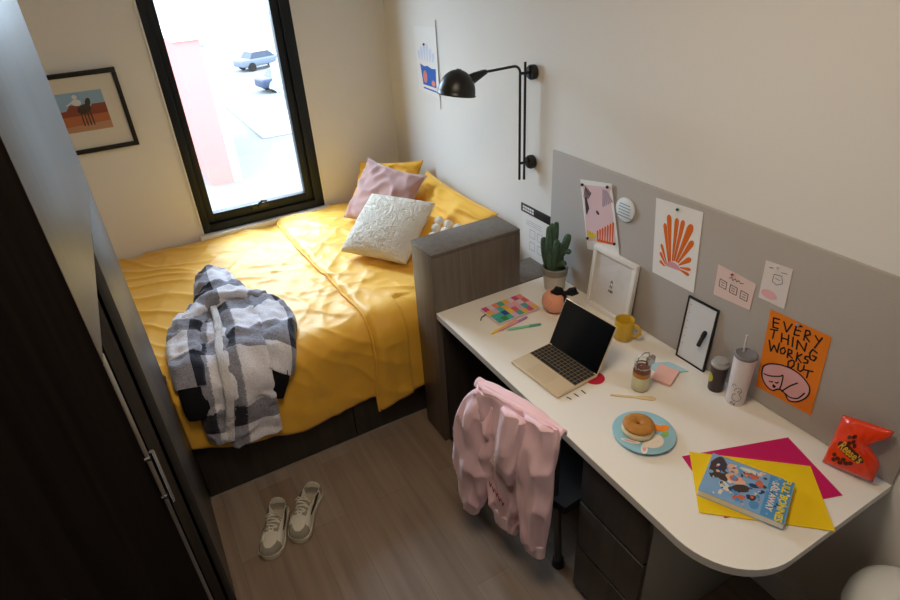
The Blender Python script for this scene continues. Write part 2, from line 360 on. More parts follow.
def sheet(name, xfun, s0, s1fun, off, parent, m, nx, ns, th=.012, amp=1):
    bm = B(); top = []
    for j in range(ns+1):
        row = []
        for i in range(nx+1):
            u = i/nx; v = j/ns; xl, xr = xfun(v); X = xl+(xr-xl)*u; s1 = s1fun(X); s = s0+(s1-s0)*v
            e = min(u*(xr-xl), (1-u)*(xr-xl)*1.0, v*(s1-s0), (1-v)*(s1-s0)); ed = 1-min(1, e/.035)
            h = off+wrinkle(X, s)*amp-ed*ed*off*.75
            row.append(drape(X, s, h))
        top.append(row)
    vt = [[bm.verts.new(p) for p in r] for r in top]
    for j in range(ns):
        for i in range(nx): bm.faces.new((vt[j][i], vt[j+1][i], vt[j+1][i+1], vt[j][i+1]))
    o = ob(name, bm, m, parent, 180); sd = o.modifiers.new('thick', 'SOLIDIFY'); sd.thickness = th; sd.offset = -1
    return o
duv = thing('duvet', 'rumpled mustard yellow duvet spread over the bed and hanging down its front', 'duvet', (0, 0, 0))
def hem1(X):
    pts = [(-2.2, .36), (-1.724, .34), (-1.571, .287), (-1.42, .235), (-1.269, .215), (-1.072, .222), (-.916, .232), (-.5, .24), (0, .24)]
    for (a, za), (c, zc) in zip(pts, pts[1:]):
        if X <= c: return sdrop(za+(zc-za)*max(0, (X-a)/(c-a))+.006*nz(X*9, 1))
    return sdrop(.24)
def hem2(X):
    pts = [(-1, .15), (-.857, .15), (-.72, .19), (-.575, .215), (0, .22)]
    for (a, za), (c, zc) in zip(pts, pts[1:]):
        if X <= c: return sdrop(za+(zc-za)*max(0, (X-a)/(c-a)))
    return sdrop(.22)
sheet('cover', lambda v: (-2.20+.4825*max(0, min(1, (v-.35)/.42)), -.10), .012, hem1, .008, duv, YEL, 230, 210)
sheet('folded_back_layer', lambda v: (-.905+.03*v-.012*math.sin(v*7)+.008*nz(v*9, 2), -.12), .02, hem2, .034, duv, YEL, 110, 200, .016, 1.15)
b = B(); pp = []
for k in range(80):
    v = k/79; X = -.900+.03*v-.012*math.sin(v*7)+.008*nz(v*9, 2); s = .02+(hem2(X)-.02)*v; pp.append(drape(X, s, .016+wrinkle(X, s)*1.1))
tube(b, pp, .0065, 8); ob('piping', b, YEL2, duv, 60)

# ---------------------------------------------------------------- pillows and cushions
def pillow(name, label, cat, TL, TR, BR, BL, th, m, seed, group=None, wr=.012, pinch=.10, n=36, fuzz=0):
    TL, TR, BR, BL = map(Vector, (TL, TR, BR, BL)); c = (TL+TR+BR+BL)/4
    nrm = (TL-BL).cross(TR-BL).normalized()*-1
    if nrm.dot(Vector((-1.57, -3.6, 2.1))-c) < 0: nrm.negate()
    root = thing(name, label, cat, c, (0, 0, 0), group)
    bm = B(); F, K = [], []
    for j in range(n+1):
        rf, rk = [], []
        for i in range(n+1):
            u, v = i/n, j/n; a, d = 2*u-1, 2*v-1
            bow = 1-pinch*(1-abs(d)**2.2)*abs(a)**3; bow2 = 1-pinch*(1-abs(a)**2.2)*abs(d)**3
            uu, vv = .5+a*.5*bow, .5+d*.5*bow2
            p = (BL*(1-uu)*(1-vv)+BR*uu*(1-vv)+TL*(1-uu)*vv+TR*uu*vv)-c
            k = max(0, (1-a*a)*(1-d*d))**.42
            x = (a*1.7+seed, d*1.7)
            wv = wr*(max(0, ridge(x[0]*1.1, x[1]*1.1, seed))**2*1.2+.7*nz(x[0]*2.5, x[1]*2.5, seed))*min(1, k*2.2)
            if fuzz: wv += fuzz*max(0, ridge(uu*30, vv*30, 3))
            rf.append(p+nrm*(th*.5*k+wv)); rk.append(p-nrm*th*.5*k)
        F.append(rf); K.append(rk)
    vf = [[bm.verts.new(p) for p in r] for r in F]; vk = [[None]*(n+1) for _ in range(n+1)]
    for j in range(n+1):
        for i in range(n+1): vk[j][i] = vf[j][i] if i in (0, n) or j in (0, n) else bm.verts.new(K[j][i])
    for j in range(n):
        for i in range(n):
            bm.faces.new((vf[j][i], vf[j][i+1], vf[j+1][i+1], vf[j+1][i]))
            bm.faces.new((vk[j][i], vk[j+1][i], vk[j+1][i+1], vk[j][i+1]))
    ob('pillow_cover', bm, m, root, 180)
    edge = [F[0][i] for i in range(n+1)]+[F[j][n] for j in range(1, n+1)]+[F[n][i] for i in range(n-1, -1, -1)]+[F[j][0] for j in range(n-1, -1, -1)]
    return root, edge, F, nrm
def addpiping(r, edge, m, rad=.005):
    b = B(); tube(b, edge, rad, 6); ob('piping', b, m, r, 60)
r, e, F, nn = pillow('bed_pillow', 'yellow bed pillow propped in the corner behind the pink cushion', 'pillow', (-.30, -.06, .93), (-.06, -.49, 1.00), (-.15, -.54, .74), (-.42, -.13, .71), .11, YEL2, 1.3, 'yellow bed pillows', .016); addpiping(r, e, YEL2)
r, e, F, nn = pillow('bed_pillow', 'yellow bed pillow leaning on the side wall next to the dark cabinet', 'pillow', (-.07, -.55, .955), (-.06, -1.30, .93), (-.22, -1.30, .705), (-.22, -.55, .715), .10, YEL2, 4.1, 'yellow bed pillows', .016); addpiping(r, e, YEL2)
r, e, F, nn = pillow('square_cushion', 'smooth dusty pink square cushion leaning on the yellow pillows', 'cushion', (-.333, -.304, 1.029), (-.162, -.737, .997), (-.392, -.800, .692), (-.560, -.368, .724), .12, PINKP, 7.7, None, .014, .12); addpiping(r, e, PINKP, .004)
BO = [tuple(.985*a+.015*c for a, c in zip(q, (-1.568, -3.608, 2.099))) for q in [(-.443, -.586, .908), (-.212, -.924, .903), (-.510, -1.126, .708), (-.741, -.787, .713)]]
pillow('square_cushion', 'woolly cream square cushion in front of the pink one', 'cushion', BO[0], BO[1], BO[2], BO[3], .15, BOUC, 2.2, None, .001, .05, n=120, fuzz=.0055)
r, e, F, nn = pillow('pompom_cushion', 'yellow cushion covered in white pompoms, half hidden behind the cabinet', 'cushion', (-.28, -.77, .85), (-.19, -1.22, .86), (-.38, -1.38, .722), (-.46, -.97, .712), .04, YEL2, 9.4, None, .004)
pm = None
BV = [Vector(q) for q in BO]; BC = (BV[0]+BV[1]+BV[2]+BV[3])/4; BX = (BV[1]-BV[0]).normalized(); BN = BX.cross(BV[0]-BV[3]).normalized()
for j in range(5):
    for i in range(6):
        p = F[4+j*7][3+i*6]+nn*.014
        q = p+r.location-BC; d_ = q.dot(BN)
        if abs(d_) < .04 and abs((q-BN*d_).dot(BX)) < .235 and abs((q-BN*d_).dot(BX.cross(BN))) < .235: continue
        if pm is None:
            b = B(); bmesh.ops.create_icosphere(b, subdivisions=3, radius=.025)
            for v in b.verts: v.co *= 1+.06*noise.noise(v.co*120)
            pm = ob('pompom', b, POM, r, 180); pm.location = p
        else:
            c = pm.copy(); COL.objects.link(c); c.parent = r; c.location = p

# ---------------------------------------------------------------- cloth pieces: flattened tubes laid on a surface
def flat_tube(bm, mapf, path, n=48, seg=28, seed=0, fold=.012, uvrot=0, uvo=(0, 0), fscale=(10, 10), mi=0, dirfold=None, hbase=.004):
    # path rows: (a, b, halfwidth, depth, base height)
    rows = cr(path, n); secs, uvs = [], []; acc = 0
    for k, (a, c, hw, dp, h0) in enumerate(rows):
        a2, c2 = rows[min(k+1, n-1)][:2]; a1, c1 = rows[max(k-1, 0)][:2]
        tx, ty = a2-a1, c2-c1; l = math.hypot(tx, ty) or 1; tx, ty = tx/l, ty/l; px, py = -ty, tx
        if k: acc += math.hypot(a-rows[k-1][0], c-rows[k-1][1])
        S, U = [], []
        for i in range(seg):
            t = 2*math.pi*i/seg; cs, sn = math.cos(t), math.sin(t)
            ex = math.copysign(abs(cs)**.75, cs)*hw; aa, bb = a+px*ex, c+py*ex
            if sn >= -.01:
                q = sn**.8 if sn > 0 else 0
                wv = fold*(max(0, ridge(aa*fscale[0]+seed, bb*fscale[1], seed))**2+.8*nz(aa*fscale[0]*1.8, bb*fscale[1]*1.8, seed+4))
                if dirfold: wv += dirfold[0]*math.sin((ex/hw)*dirfold[1]+seed+2*nz(acc*6, seed))
                h = h0+dp*q+wv*min(1, q*1.5)
            else: h = h0+hbase*sn
            S.append(mapf(aa, bb, h)); U.append((acc+uvo[1], ex*(1.0+.25*abs(cs))+uvo[0]) if uvrot else (ex+uvo[0], acc+uvo[1]))
        secs.append(S); uvs.append(U)
    return rings(bm, secs, True, True, mi, uvs)
def dj(a, c, h): return drape(a, c, .020+wrinkle(a, c)+h*.78)
jk = thing('plaid_jacket', 'black, grey and white plaid fleece jacket with a hood thrown across the bed', 'jacket', (0, 0, 0))
FS = (13, 13)
b = B(); flat_tube(b, dj, [(-1.40, .92, .17, .04, 0), (-1.41, 1.05, .20, .05, 0), (-1.44, 1.22, .175, .05, 0), (-1.48, 1.42, .15, .04, 0), (-1.51, 1.58, .135, .03, 0), (-1.52, 1.72, .125, .022, 0)], 90, 60, 2.0, .020, 0, (.09, .06), dirfold=(.010, 8), fscale=FS); ob('body', b, PLAID, jk, 180)
b = B(); flat_tube(b, dj, [(-1.36, 1.02, .085, .026, .05), (-1.36, 1.22, .085, .028, .05), (-1.40, 1.43, .085, .028, .040), (-1.435, 1.60, .10, .022, .028), (-1.455, 1.765, .11, .018, .024)], 70, 40, 6.0, .014, 0, (.13, .16), dirfold=(.007, 5), fscale=FS); ob('front_flap', b, PLAID, jk, 180)
b = B(); flat_tube(b, dj, [(-1.45, 1.02, .015, .014, .072), (-1.462, 1.2, .016, .014, .070), (-1.50, 1.42, .018, .014, .055), (-1.54, 1.60, .018, .012, .040), (-1.56, 1.71, .016, .012, .030)], 60, 16, 3.3, .006, fscale=(20, 20)); ob('placket', b, SHERW, jk, 180)
b = B(); flat_tube(b, dj, [(-1.31, 1.0, .07, .05, .012), (-1.25, 1.11, .088, .07, .012), (-1.225, 1.26, .085, .075, .006), (-1.26, 1.39, .075, .065, .010), (-1.305, 1.48, .064, .055, .010)], 60, 44, 1.0, .018, 0, (.05, .10), dirfold=(.006, 4), fscale=FS); ob('sleeve', b, PLAID, jk, 180)
b = B(); flat_tube(b, dj, [(-1.297, 1.455, .052, .044, .014), (-1.325, 1.53, .052, .044, .010), (-1.350, 1.585, .048, .04, .008)], 14, 30, 1.0, .004, dirfold=(.002, 26)); ob('cuff', b, CUFFD, jk, 180)
b = B(); flat_tube(b, dj, [(-1.52, .98, .07, .05, .012), (-1.58, 1.09, .082, .065, .012), (-1.612, 1.22, .078, .07, .006), (-1.625, 1.36, .072, .062, .006), (-1.634, 1.45, .063, .055, .008)], 60, 44, 4.0, .018, 0, (.02, .05), dirfold=(.006, 4), fscale=FS); ob('sleeve', b, PLAID, jk, 180)
b = B(); flat_tube(b, dj, [(-1.633, 1.43, .052, .044, .012), (-1.640, 1.50, .052, .044, .010), (-1.640, 1.550, .049, .04, .008)], 14, 30, 4.0, .004, dirfold=(.002, 26)); ob('cuff', b, CUFFD, jk, 180)
b = B(); flat_tube(b, dj, [(-1.395, 1.0, .14, .05, .03), (-1.40, .88, .125, .085, .012), (-1.40, .77, .105, .10, .012), (-1.392, .66, .082, .09, .012), (-1.388, .585, .045, .05, .012)], 60, 48, 8.0, .022, 0, (.02, .10), dirfold=(.008, 5), fscale=FS); ob('hood', b, PLAID, jk, 180)
b = B(); flat_tube(b, dj, [(-1.57, 1.07, .034, .026, .06), (-1.50, .985, .045, .045, .06), (-1.41, .95, .048, .05, .085), (-1.32, .99, .045, .045, .075), (-1.23, 1.08, .034, .026, .065)], 60, 30, 5.5, .012, 1, (.06, .06), fscale=FS); ob('collar_fold', b, PLAID, jk, 180)

# ---------------------------------------------------------------- wardrobe
DOORB = wood('wardrobe_laminate_shaded', '#0d0a09', '#120f0d', .85, 0)  # wardrobe laminate turned near-black, shade put into the colour
wd = thing('wardrobe', 'tall dark wood wardrobe along the left side with one door ajar', 'wardrobe', (-2.0, -2.6, 0))
def WB(bm, x0, x1, y0, y1, z0, z1, bev=.002): return box(bm, x0+2.0, x1+2.0, y0+2.6, y1+2.6, z0, z1, bev)
b = B(); WB(b, -2.315, -1.72, -1.44, -1.416, 0, 2.45); ob('side_panel', b, WARD, wd)
b = B(); WB(b, -1.742, -1.718, -2.05, -1.44, .06, 1.508); ob('door', b, WARD, wd)
b = B(); WB(b, -1.742, -1.718, -2.59, -1.44, 1.512, 2.45); ob('fascia', b, WARD, wd)
b = B(); WB(b, -1.742, -1.718, -2.59, -2.54, .06, 1.508); ob('stile', b, WARD, wd)
b = B(); WB(b, -1.742, -1.722, -2.60, -1.44, 0, .058); ob('plinth', b, LAMD, wd)
b = B(); WB(b, -2.315, -2.29, -3.95, -1.44, 0, 2.45); ob('back_panel', b, LAMD, wd)
for y0, z1 in ((-2.06, 1.5), (-2.62, 2.44), (-3.95, 2.44)):
    b = B(); WB(b, -2.29, -1.75, y0, y0+.02, 0, z1); ob('divider', b, LAMD, wd)
b = B(); WB(b, -1.80, -1.78, -2.598, -2.062, .06, 1.51); ob('niche_shade_panel', b, DOORB, wd)  # dark sheet closing the niche, stands for its unlit inside
b = B(); WB(b, -2.288, -1.75, -3.93, -1.46, 2.42, 2.45); ob('top_panel', b, LAMD, wd)
b = B(); WB(b, -2.29, -1.722, -3.93, -2.62, 0, .058); ob('plinth', b, LAMD, wd)
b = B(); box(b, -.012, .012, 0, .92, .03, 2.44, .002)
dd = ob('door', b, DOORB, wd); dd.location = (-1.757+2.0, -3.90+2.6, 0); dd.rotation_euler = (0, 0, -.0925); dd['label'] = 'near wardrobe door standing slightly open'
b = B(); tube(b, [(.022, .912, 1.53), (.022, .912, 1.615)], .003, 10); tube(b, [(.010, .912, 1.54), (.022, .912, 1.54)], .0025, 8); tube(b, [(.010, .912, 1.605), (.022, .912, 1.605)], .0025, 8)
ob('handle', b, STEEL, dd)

# ---------------------------------------------------------------- cabinet at the bed end and the desk
cb = thing('bed_end_cabinet', 'dark grey wood cabinet standing between the bed and the desk', 'cabinet', (-.417, -1.594, 0))
b = B(); box(b, -.222, .222, -.094, .094, 0, 1.012, .004); ob('body', b, LAM, cb)
b = B(); box(b, -.222, .222, -.094, .094, 1.0125, 1.028, .004); ob('top', b, LAM, cb)
lg = thing('low_ledge', 'low dark ledge filling the gap between the cabinet and the wall', 'ledge', (-.097, -1.594, 0))
b = B(); box(b, -.096, .096, -.094, .094, .735, .755, .003); ob('top', b, LAM, lg)
b = B(); box(b, -.094, .094, .07, .092, 0, .734, .002); ob('panel', b, LAMD, lg)
DK = thing('desk', 'long white desk along the right wall with a rounded front corner', 'desk', (-.317, -2.44, 0))
D0, D1, DXF, DH = -1.690, -3.195, -.634, .75
o2 = [(-.001, D0), (DXF, D0)]
RC = .19
for k in range(13):
    a = math.pi+math.pi/2*k/12; o2.append((DXF+RC+RC*math.cos(a), D1+RC+RC*math.sin(a)*1.0))
o2.append((-.001, D1))
loc = [(x+.317, y+2.44) for x, y in o2]
b = B(); poly(b, loc, DH, 0, .003); ob('top_laminate', b, DESKW, DK, 30)
b = B(); poly(b, loc, DH-.003, 0, .025); ob('edge_band', b, EDGEG, DK, 30)
b = B(); box(b, -.296, .314, .735, .748, 0, .72, .002); ob('end_panel', b, LAMD, DK)
b = B(); box(b, .28, .298, -.16, .733, .30, .72, .002); ob('back_panel', b, BLACKM, DK)
du = thing('drawer_unit', 'dark three-drawer pedestal under the right half of the desk', 'drawer unit', (-.33, -2.763, 0))
b = B(); box(b, -.262, .31, -.142, .142, .03, .72, .002); ob('carcass', b, mat('pedestal_side', '#7d7a73', .45, .5), du)
b = B(); box(b, -.25, .29, -.13, .13, 0, .03, 0); ob('plinth', b, BLACKM, du)
for z0, z1 in ((.045, .26), (.272, .487), (.499, .70)):
    b = B(); box(b, -.282, -.263, -.142, .142, z0, z1, .002); ob('drawer', b, LAMD, du)
b = B(); box(b, -.276, -.2635, -.136, .136, .702, .718, 0); ob('finger_rail', b, BLACKM, du)

# ---------------------------------------------------------------- chair with hoodie
CA, CD, CN = Vector((-.764, -2.268, 0)), Vector((.223, -.975, 0)), Vector((-.975, -.223, 0))
def cp(u, z, n=0): return CA+CD*u+CN*n+Vector((0, 0, z))
ch = thing('desk_chair', 'black desk chair pushed in under the desk, hidden by the pink hoodie', 'chair', (0, 0, 0))
def curved_slab(bm, u0, u1, z0, z1, n0, n1, curve=0):
    secs = []
    for k in range(13):
        u = u0+(u1-u0)*k/12; c = -curve*(2*k/12-1)**2
        secs.append([cp(u, z0, n0+c), cp(u, z1, n0+c-.0), cp(u, z1, n1+c), cp(u, z0, n1+c)])
    return rings(bm, secs)
b = B(); curved_slab(b, -.05, .33, .52, .795, -.02, 0); o = ob('backrest', b, BLACKM, ch, 30); m = o.modifiers.new('bev', 'BEVEL'); m.width = .008; m.segments = 2
b = B(); secs = []
for n_, in_ in ((-.03, 0), (-.10, -.01), (-.40, .015), (-.43, .03)):
    secs.append([cp(-.06+in_, .43, n_), cp(-.06+in_, .465, n_), cp(.35-in_, .465, n_), cp(.35-in_, .43, n_)])
rings(b, secs); o = ob('seat', b, BLACKM, ch, 30)
for (uf, nf, ut, nt_) in ((-.156, -.071, -.03, -.037), (.275, -.116, .31, -.037), (-.06, -.42, -.02, -.38), (.34, -.42, .31, -.38)):
    b = B(); rear = nf > -.1
    if rear: tube(b, [cp(uf, .004, nf), cp((uf+ut)/2, .24, (nf+nt_)/2), cp(ut, .45, nt_), cp(ut, .78, -.03)], [.017, .015, .014, .012], 12)
    else: tube(b, [cp(uf, .004, nf), cp(ut, .44, nt_)], [.015, .014], 12)
    lg_ = ob('leg', b, BLACK, ch, 50)
    b = B(); tube(b, [cp(uf, 0, nf), cp(uf, .035, nf)], [.026, .022], 14); ob('foot', b, BLACK, lg_, 50)
hd = thing('pink_hoodie', 'pale pink hooded sweatshirt draped over the back of the desk chair', 'hoodie', (0, 0, 0))
def hm(u, z, h): return cp(u, z, .012+h)
HF = (17, 4.5)
b = B(); flat_tube(b, hm, [(.165, .835, .17, .012, 0), (.165, .80, .18, .018, 0), (.155, .70, .18, .024, 0), (.14, .56, .165, .030, 0), (.135, .42, .13, .03, 0), (.13, .30, .075, .026, 0), (.128, .232, .052, .022, 0)], 90, 70, 3.0, .014, dirfold=(.008, 11), fscale=HF); ob('body', b, HOOD, hd, 180)
b = B(); flat_tube(b, hm, [(.035, .79, .045, .018, .004), (.0, .70, .075, .035, .004), (-.022, .55, .092, .045, .006), (-.035, .39, .088, .045, .006), (-.045, .26, .062, .040, .006), (-.055, .19, .040, .032, .004)], 80, 50, 1.0, .014, dirfold=(.006, 6), fscale=HF); ob('sleeve', b, HOOD, hd, 180)
b = B(); flat_tube(b, hm, [(-.052, .205, .042, .034, .004), (-.060, .155, .034, .030, .004)], 10, 40, 1.0, .002, dirfold=(.0015, 30)); ob('cuff', b, HOODR, hd, 180)
b = B(); flat_tube(b, hm, [(.275, .838, .055, .014, .014), (.275, .75, .066, .024, .016), (.272, .62, .072, .036, .018), (.272, .48, .068, .038, .016), (.270, .35, .056, .036, .012), (.268, .27, .048, .032, .010)], 80, 50, 6.0, .014, dirfold=(.006, 6), fscale=HF); ob('sleeve', b, HOOD, hd, 180)
b = B(); flat_tube(b, hm, [(.268, .285, .049, .034, .01), (.270, .215, .044, .030, .008)], 10, 40, 6.0, .002, dirfold=(.0015, 30)); ob('cuff', b, HOODR, hd, 180)
b = B(); flat_tube(b, hm, [(.19, .832, .05, .018, .03), (.185, .74, .056, .026, .034), (.165, .62, .055, .032, .038), (.142, .545, .058, .022, .038)], 60, 40, 9.0, .012, dirfold=(.006, 5), fscale=HF); ob('hood', b, HOOD, hd, 180)
b = B(); flat_tube(b, hm, [(.128, .29, .062, .028, .004), (.126, .215, .056, .024, .004)], 10, 40, 3.0, .002, dirfold=(.0015, 30)); ob('waistband', b, HOODR, hd, 180)
b = B(); flat_tube(b, lambda u, z, h: cp(u, z+h, -.005+.0*h), [(-.035, .812, .022, .012, 0), (.05, .815, .026, .020, 0), (.16, .818, .026, .022, 0), (.27, .818, .026, .020, 0), (.345, .814, .022, .012, 0)], 60, 24, 2.0, .004); b.free()
b = B(); secs = []
for k in range(40):
    u = -.03+.37*k/39; e = math.sin(math.pi*(k+.6)/40.2)**.35; w1 = .004*nz(u*20, 3)
    arc = [-.45+(math.pi+.9)*i/18 for i in range(19)]
    secs.append([cp(u, .800+(.034*e+w1)*math.sin(t), -.010+(.036*e+w1)*math.cos(t)) for t in arc]+[cp(u, .802+.021*math.sin(t), -.010+.019*math.cos(t)) for t in arc[::-1]])
rings(b, secs); ob('shoulder_fold', b, HOOD, hd, 180)
RED = flatm('red_print', '#b5354a')
b = B()
for k, (u, z) in enumerate([(.085, .445), (.10, .43), (.115, .42), (.13, .405), (.145, .395)]):
    ribbon(b, [(u, z+.012), (u+.004, z-.012), (u+.010, z+.008)], .005, 0)
for v in b.verts: v.co = cp(v.co.x, v.co.y, .062)
o = ob('lettering', b, RED, hd, 0); o['label'] = 'red printed lettering'

# ---------------------------------------------------------------- sneakers
SW = mat('sneaker_white_leather', '#cfc9bd', .55, .4, bump=.05, bscale=200); SG = mat('sneaker_grey_suede', '#8e887d', .85, .2, bump=.2, bscale=300); SSOLE = mat('sneaker_sole', '#c9c2b2', .6, .3); SDK = mat('sneaker_black_label', '#1d1a18', .9); SIN = mat('sneaker_insole', '#a79c8b', .9)
def sneaker(heel, toe, label, mirror):
    h, t = Vector(heel), Vector(toe); d = t-h; L = d.length; ang = math.atan2(d.y, d.x); c = (h+t)/2
    r = thing('sneaker', label, 'shoe', (c.x, c.y, 0), ang, 'white and grey sneakers')
    st = [(-.5, .030), (-.47, .040), (-.38, .046), (-.25, .044), (-.1, .042), (.05, .047), (.2, .054), (.32, .054), (.42, .046), (.475, .030), (.5, .014)]
    NS, N = 90, 44
    st = cr([(x, w_*.90) for x, w_ in st], NS); my = mirror
    def cy(x): return my*(.010*math.sin((x+.5)*3.0)-.004)
    b = B(); secs = []
    for z, k_ in ((.001, .98), (.004, 1.03), (.022, 1.06), (.028, 1.03)): secs.append([Vector((x*L*1.01, cy(x)+w_*k_, z+.010*max(0, x-.35))) for x, w_ in st]+[Vector((x*L*1.01, cy(x)-w_*k_, z+.010*max(0, x-.35))) for x, w_ in st[::-1]])
    rings(b, secs); ob('sole', b, SSOLE, r, 50)
    hp = cr([(-.5, .080), (-.47, .092), (-.40, .090), (-.28, .078), (-.15, .084), (0, .092), (.12, .082), (.25, .066), (.38, .056), (.46, .047), (.5, .032)], NS)
    b = B(); secs = []
    for k in range(NS):
        x, w_ = st[k]; H = hp[k][1]-.024; S = []
        for i in range(N+1):
            a = math.pi*i/N; cs, sn = math.cos(a), math.sin(a)
            y = math.copysign(abs(cs)**.75, cs)*w_*.97; z = .024+H*sn**.65
            if -.455 < x < -.05:
                e = max(0, min(1, (x+.455)/.04, (-.05-x)/.06)); e = e*e*(3-2*e); inn = abs(y)/w_; q = max(0, min(1, (.80-inn)/.14))
                z = z-e*q*min(.050, z-.040)
            z -= .004*max(0, min(1, (x-.20)/.03))*(1 if abs(y) < .03 else 0)
            S.append(Vector((x*L, cy(x)+y, z)))
        secs.append(S)
    rings(b, secs, False)
    for f in b.faces:
        m_ = f.calc_center_median(); xx = m_.x/L; yy = abs(m_.y-cy(xx))
        toe = ((xx-.20)/.22)**2+(yy/.033)**2 < 1 and xx > .20
        if toe: f.material_index = 0
        elif xx > .27+yy*1.2: f.material_index = 1
        elif -.05 < xx < .26 and .012 < yy < .030 and m_.z > .05: f.material_index = 1
        elif xx < -.38 and m_.z < .07: f.material_index = 1
        elif -.44 < xx < -.06 and yy < .025 and m_.z < .066: f.material_index = 2 if xx > -.17 else 3  # inside of the collar: dark by the tongue base, insole colour behind
    ob('upper', b, [SW, SG, SDK, SIN], r, 60)
    b = B(); secs = []
    for k in range(16):
        t = k/15; x = -.10+.27*t; zc_ = .100-.018*t+.012*math.sin(t*3)*(1-t); w_ = .021-.003*t
        secs.append([Vector((x*L, cy(x)+w_*math.cos(a), zc_+.004*math.sin(a)-.004*abs(math.cos(a)))) for a in [2*math.pi*i/12 for i in range(12)]])
    rings(b, secs); ob('tongue', b, SG, r, 60)
    for k in range(5):
        b = B(); x = -.045+.048*k; z = .107-.0045*k; sg = 1 if k % 2 else -1
        tube(b, [(x*L-.004*sg, cy(x)-.029, z-.022), (x*L-.002*sg, cy(x)-.016, z-.002), (x*L, cy(x), z+.001), (x*L+.003*sg, cy(x)+.016, z-.002), (x*L+.006*sg, cy(x)+.029, z-.022)], .0034, 8); ob('lace', b, SW, r, 60)
    b = B()
    for s in (1, -1): tube(b, [(-.05*L, cy(-.05), .108), (-.06*L, cy(-.05)+s*.016, .116), (-.03*L, cy(-.05)+s*.030, .106), (-.04*L, cy(-.05)+s*.012, .108), (-.05*L, cy(-.05), .108)], .0026, 6)
    ob('lace_bow', b, SW, r, 60)
    for s in (1, -1):
        b = B(); pts = [(-.34, .066), (-.16, .046), (-.02, .048), (.12, .062), (-.02, .057), (-.15, .057), (-.24, .068)]
        wf = lambda x: min(st, key=lambda q: abs(q[0]-x))[1]
        vs_ = [b.verts.new((x*L, cy(x)+s*(wf(x)*(.97-.10*max(0, (z-.045)/.03))+.001), z)) for x, z in pts]; b.faces.new(vs_)
        o = ob('side_mark', b, mat('dark_side_mark', '#2b2a28', .6), r, 0); sd = o.modifiers.new('t', 'SOLIDIFY'); sd.thickness = .005; sd.offset = 0
sneaker((-1.456, -1.664, 0), (-1.570, -1.888, 0), 'left shoe of the white and grey sneakers on the floor, nearer the wardrobe', 1)
sneaker((-1.300, -1.660, 0), (-1.446, -1.872, 0), 'right shoe of the white and grey sneakers on the floor, farther from the wardrobe', -1)

# ---------------------------------------------------------------- felt board and what hangs on it
pb = tag(ob('felt_board', box(B(), -.011, -.0005, -3.195, -1.662, .752, 1.335, .002), PANEL), 'wide grey felt pin board on the wall above the desk', 'pin board')
PW = .0118
def flatobj(name, shapes, mats, parent): return ob(name, shapes, mats, parent, 0)
INK = flatm('black_ink', '#17130f'); ORG = flatm('orange_paper', '#e07a16'); PNK = flatm('poster_pink', '#dba7ac')
# orange lettered poster
ST = [[(-0.082, 0.128), (-0.076, 0.097)], [(-0.082, 0.128), (-0.063, 0.132)], [(-0.08, 0.113), (-0.063, 0.118)], [(-0.076, 0.097), (-0.06, 0.101)], [(-0.049, 0.132), (-0.033, 0.103), (-0.024, 0.137)], [(-0.011, 0.14), (-0.01, 0.107)], [(-0.011, 0.14), (0.005, 0.144)], [(-0.011, 0.124), (0.005, 0.128)], [(-0.01, 0.107), (0.005, 0.112)], [(0.019, 0.139), (0.021, 0.105)], [(0.019, 0.139), (0.029, 0.142), (0.034, 0.132), (0.021, 0.121), (0.037, 0.109)], [(0.048, 0.136), (0.059, 0.126)], [(0.067, 0.139), (0.056, 0.098)], [(-0.082, 0.086), (-0.06, 0.094)], [(-0.069, 0.09), (-0.068, 0.06)], [(-0.045, 0.092), (-0.04, 0.063)], [(-0.024, 0.097), (-0.019, 0.065)], [(-0.042, 0.077), (-0.022, 0.081)], [(-0.01, 0.098), (-0.005, 0.066)], [(0.005, 0.095), (0.009, 0.065)], [(0.005, 0.095), (0.033, 0.072), (0.031, 0.1)], [(0.07, 0.092), (0.056, 0.097), (0.051, 0.08), (0.057, 0.062), (0.069, 0.064), (0.072, 0.078), (0.06, 0.077)], [(-0.077, 0.048), (-0.063, 0.014), (-0.058, 0.04), (-0.043, 0.021), (-0.044, 0.056)], [(-0.027, 0.05), (-0.036, 0.038), (-0.032, 0.025), (-0.023, 0.028), (-0.02, 0.04), (-0.027, 0.05)], [(-0.013, 0.052), (-0.01, 0.023)], [(-0.013, 0.052), (-0.002, 0.053), (-0.001, 0.043), (-0.011, 0.036), (0.005, 0.029)], [(0.015, 0.056), (0.018, 0.026)], [(0.028, 0.058), (0.017, 0.041), (0.033, 0.03)], [(0.05, 0.061), (0.04, 0.058), (0.039, 0.049), (0.05, 0.048), (0.05, 0.039), (0.04, 0.034)], [(0.006, 0.028), (-0.003, 0.016), (0, -0.001), (0.01, 0.001), (0.016, 0.015), (0.013, 0.028), (0.006, 0.028)], [(0.027, 0.029), (0.03, 0.007), (0.038, 0.005), (0.045, 0.017), (0.044, 0.032)], [(0.047, 0.018), (0.072, 0.027)], [(0.06, 0.022), (0.061, -0.003)]]
CAT = [(-0.072, -0.075), (-0.072, -0.051), (-0.053, -0.029), (-0.013, -0.011), (0.032, -0.008), (0.068, -0.025), (0.081, -0.047), (0.076, -0.077), (0.055, -0.107), (0.032, -0.118), (0.017, -0.104), (0.003, -0.098), (-0.01, -0.102), (-0.022, -0.116), (-0.038, -0.117), (-0.054, -0.108), (-0.067, -0.092)]
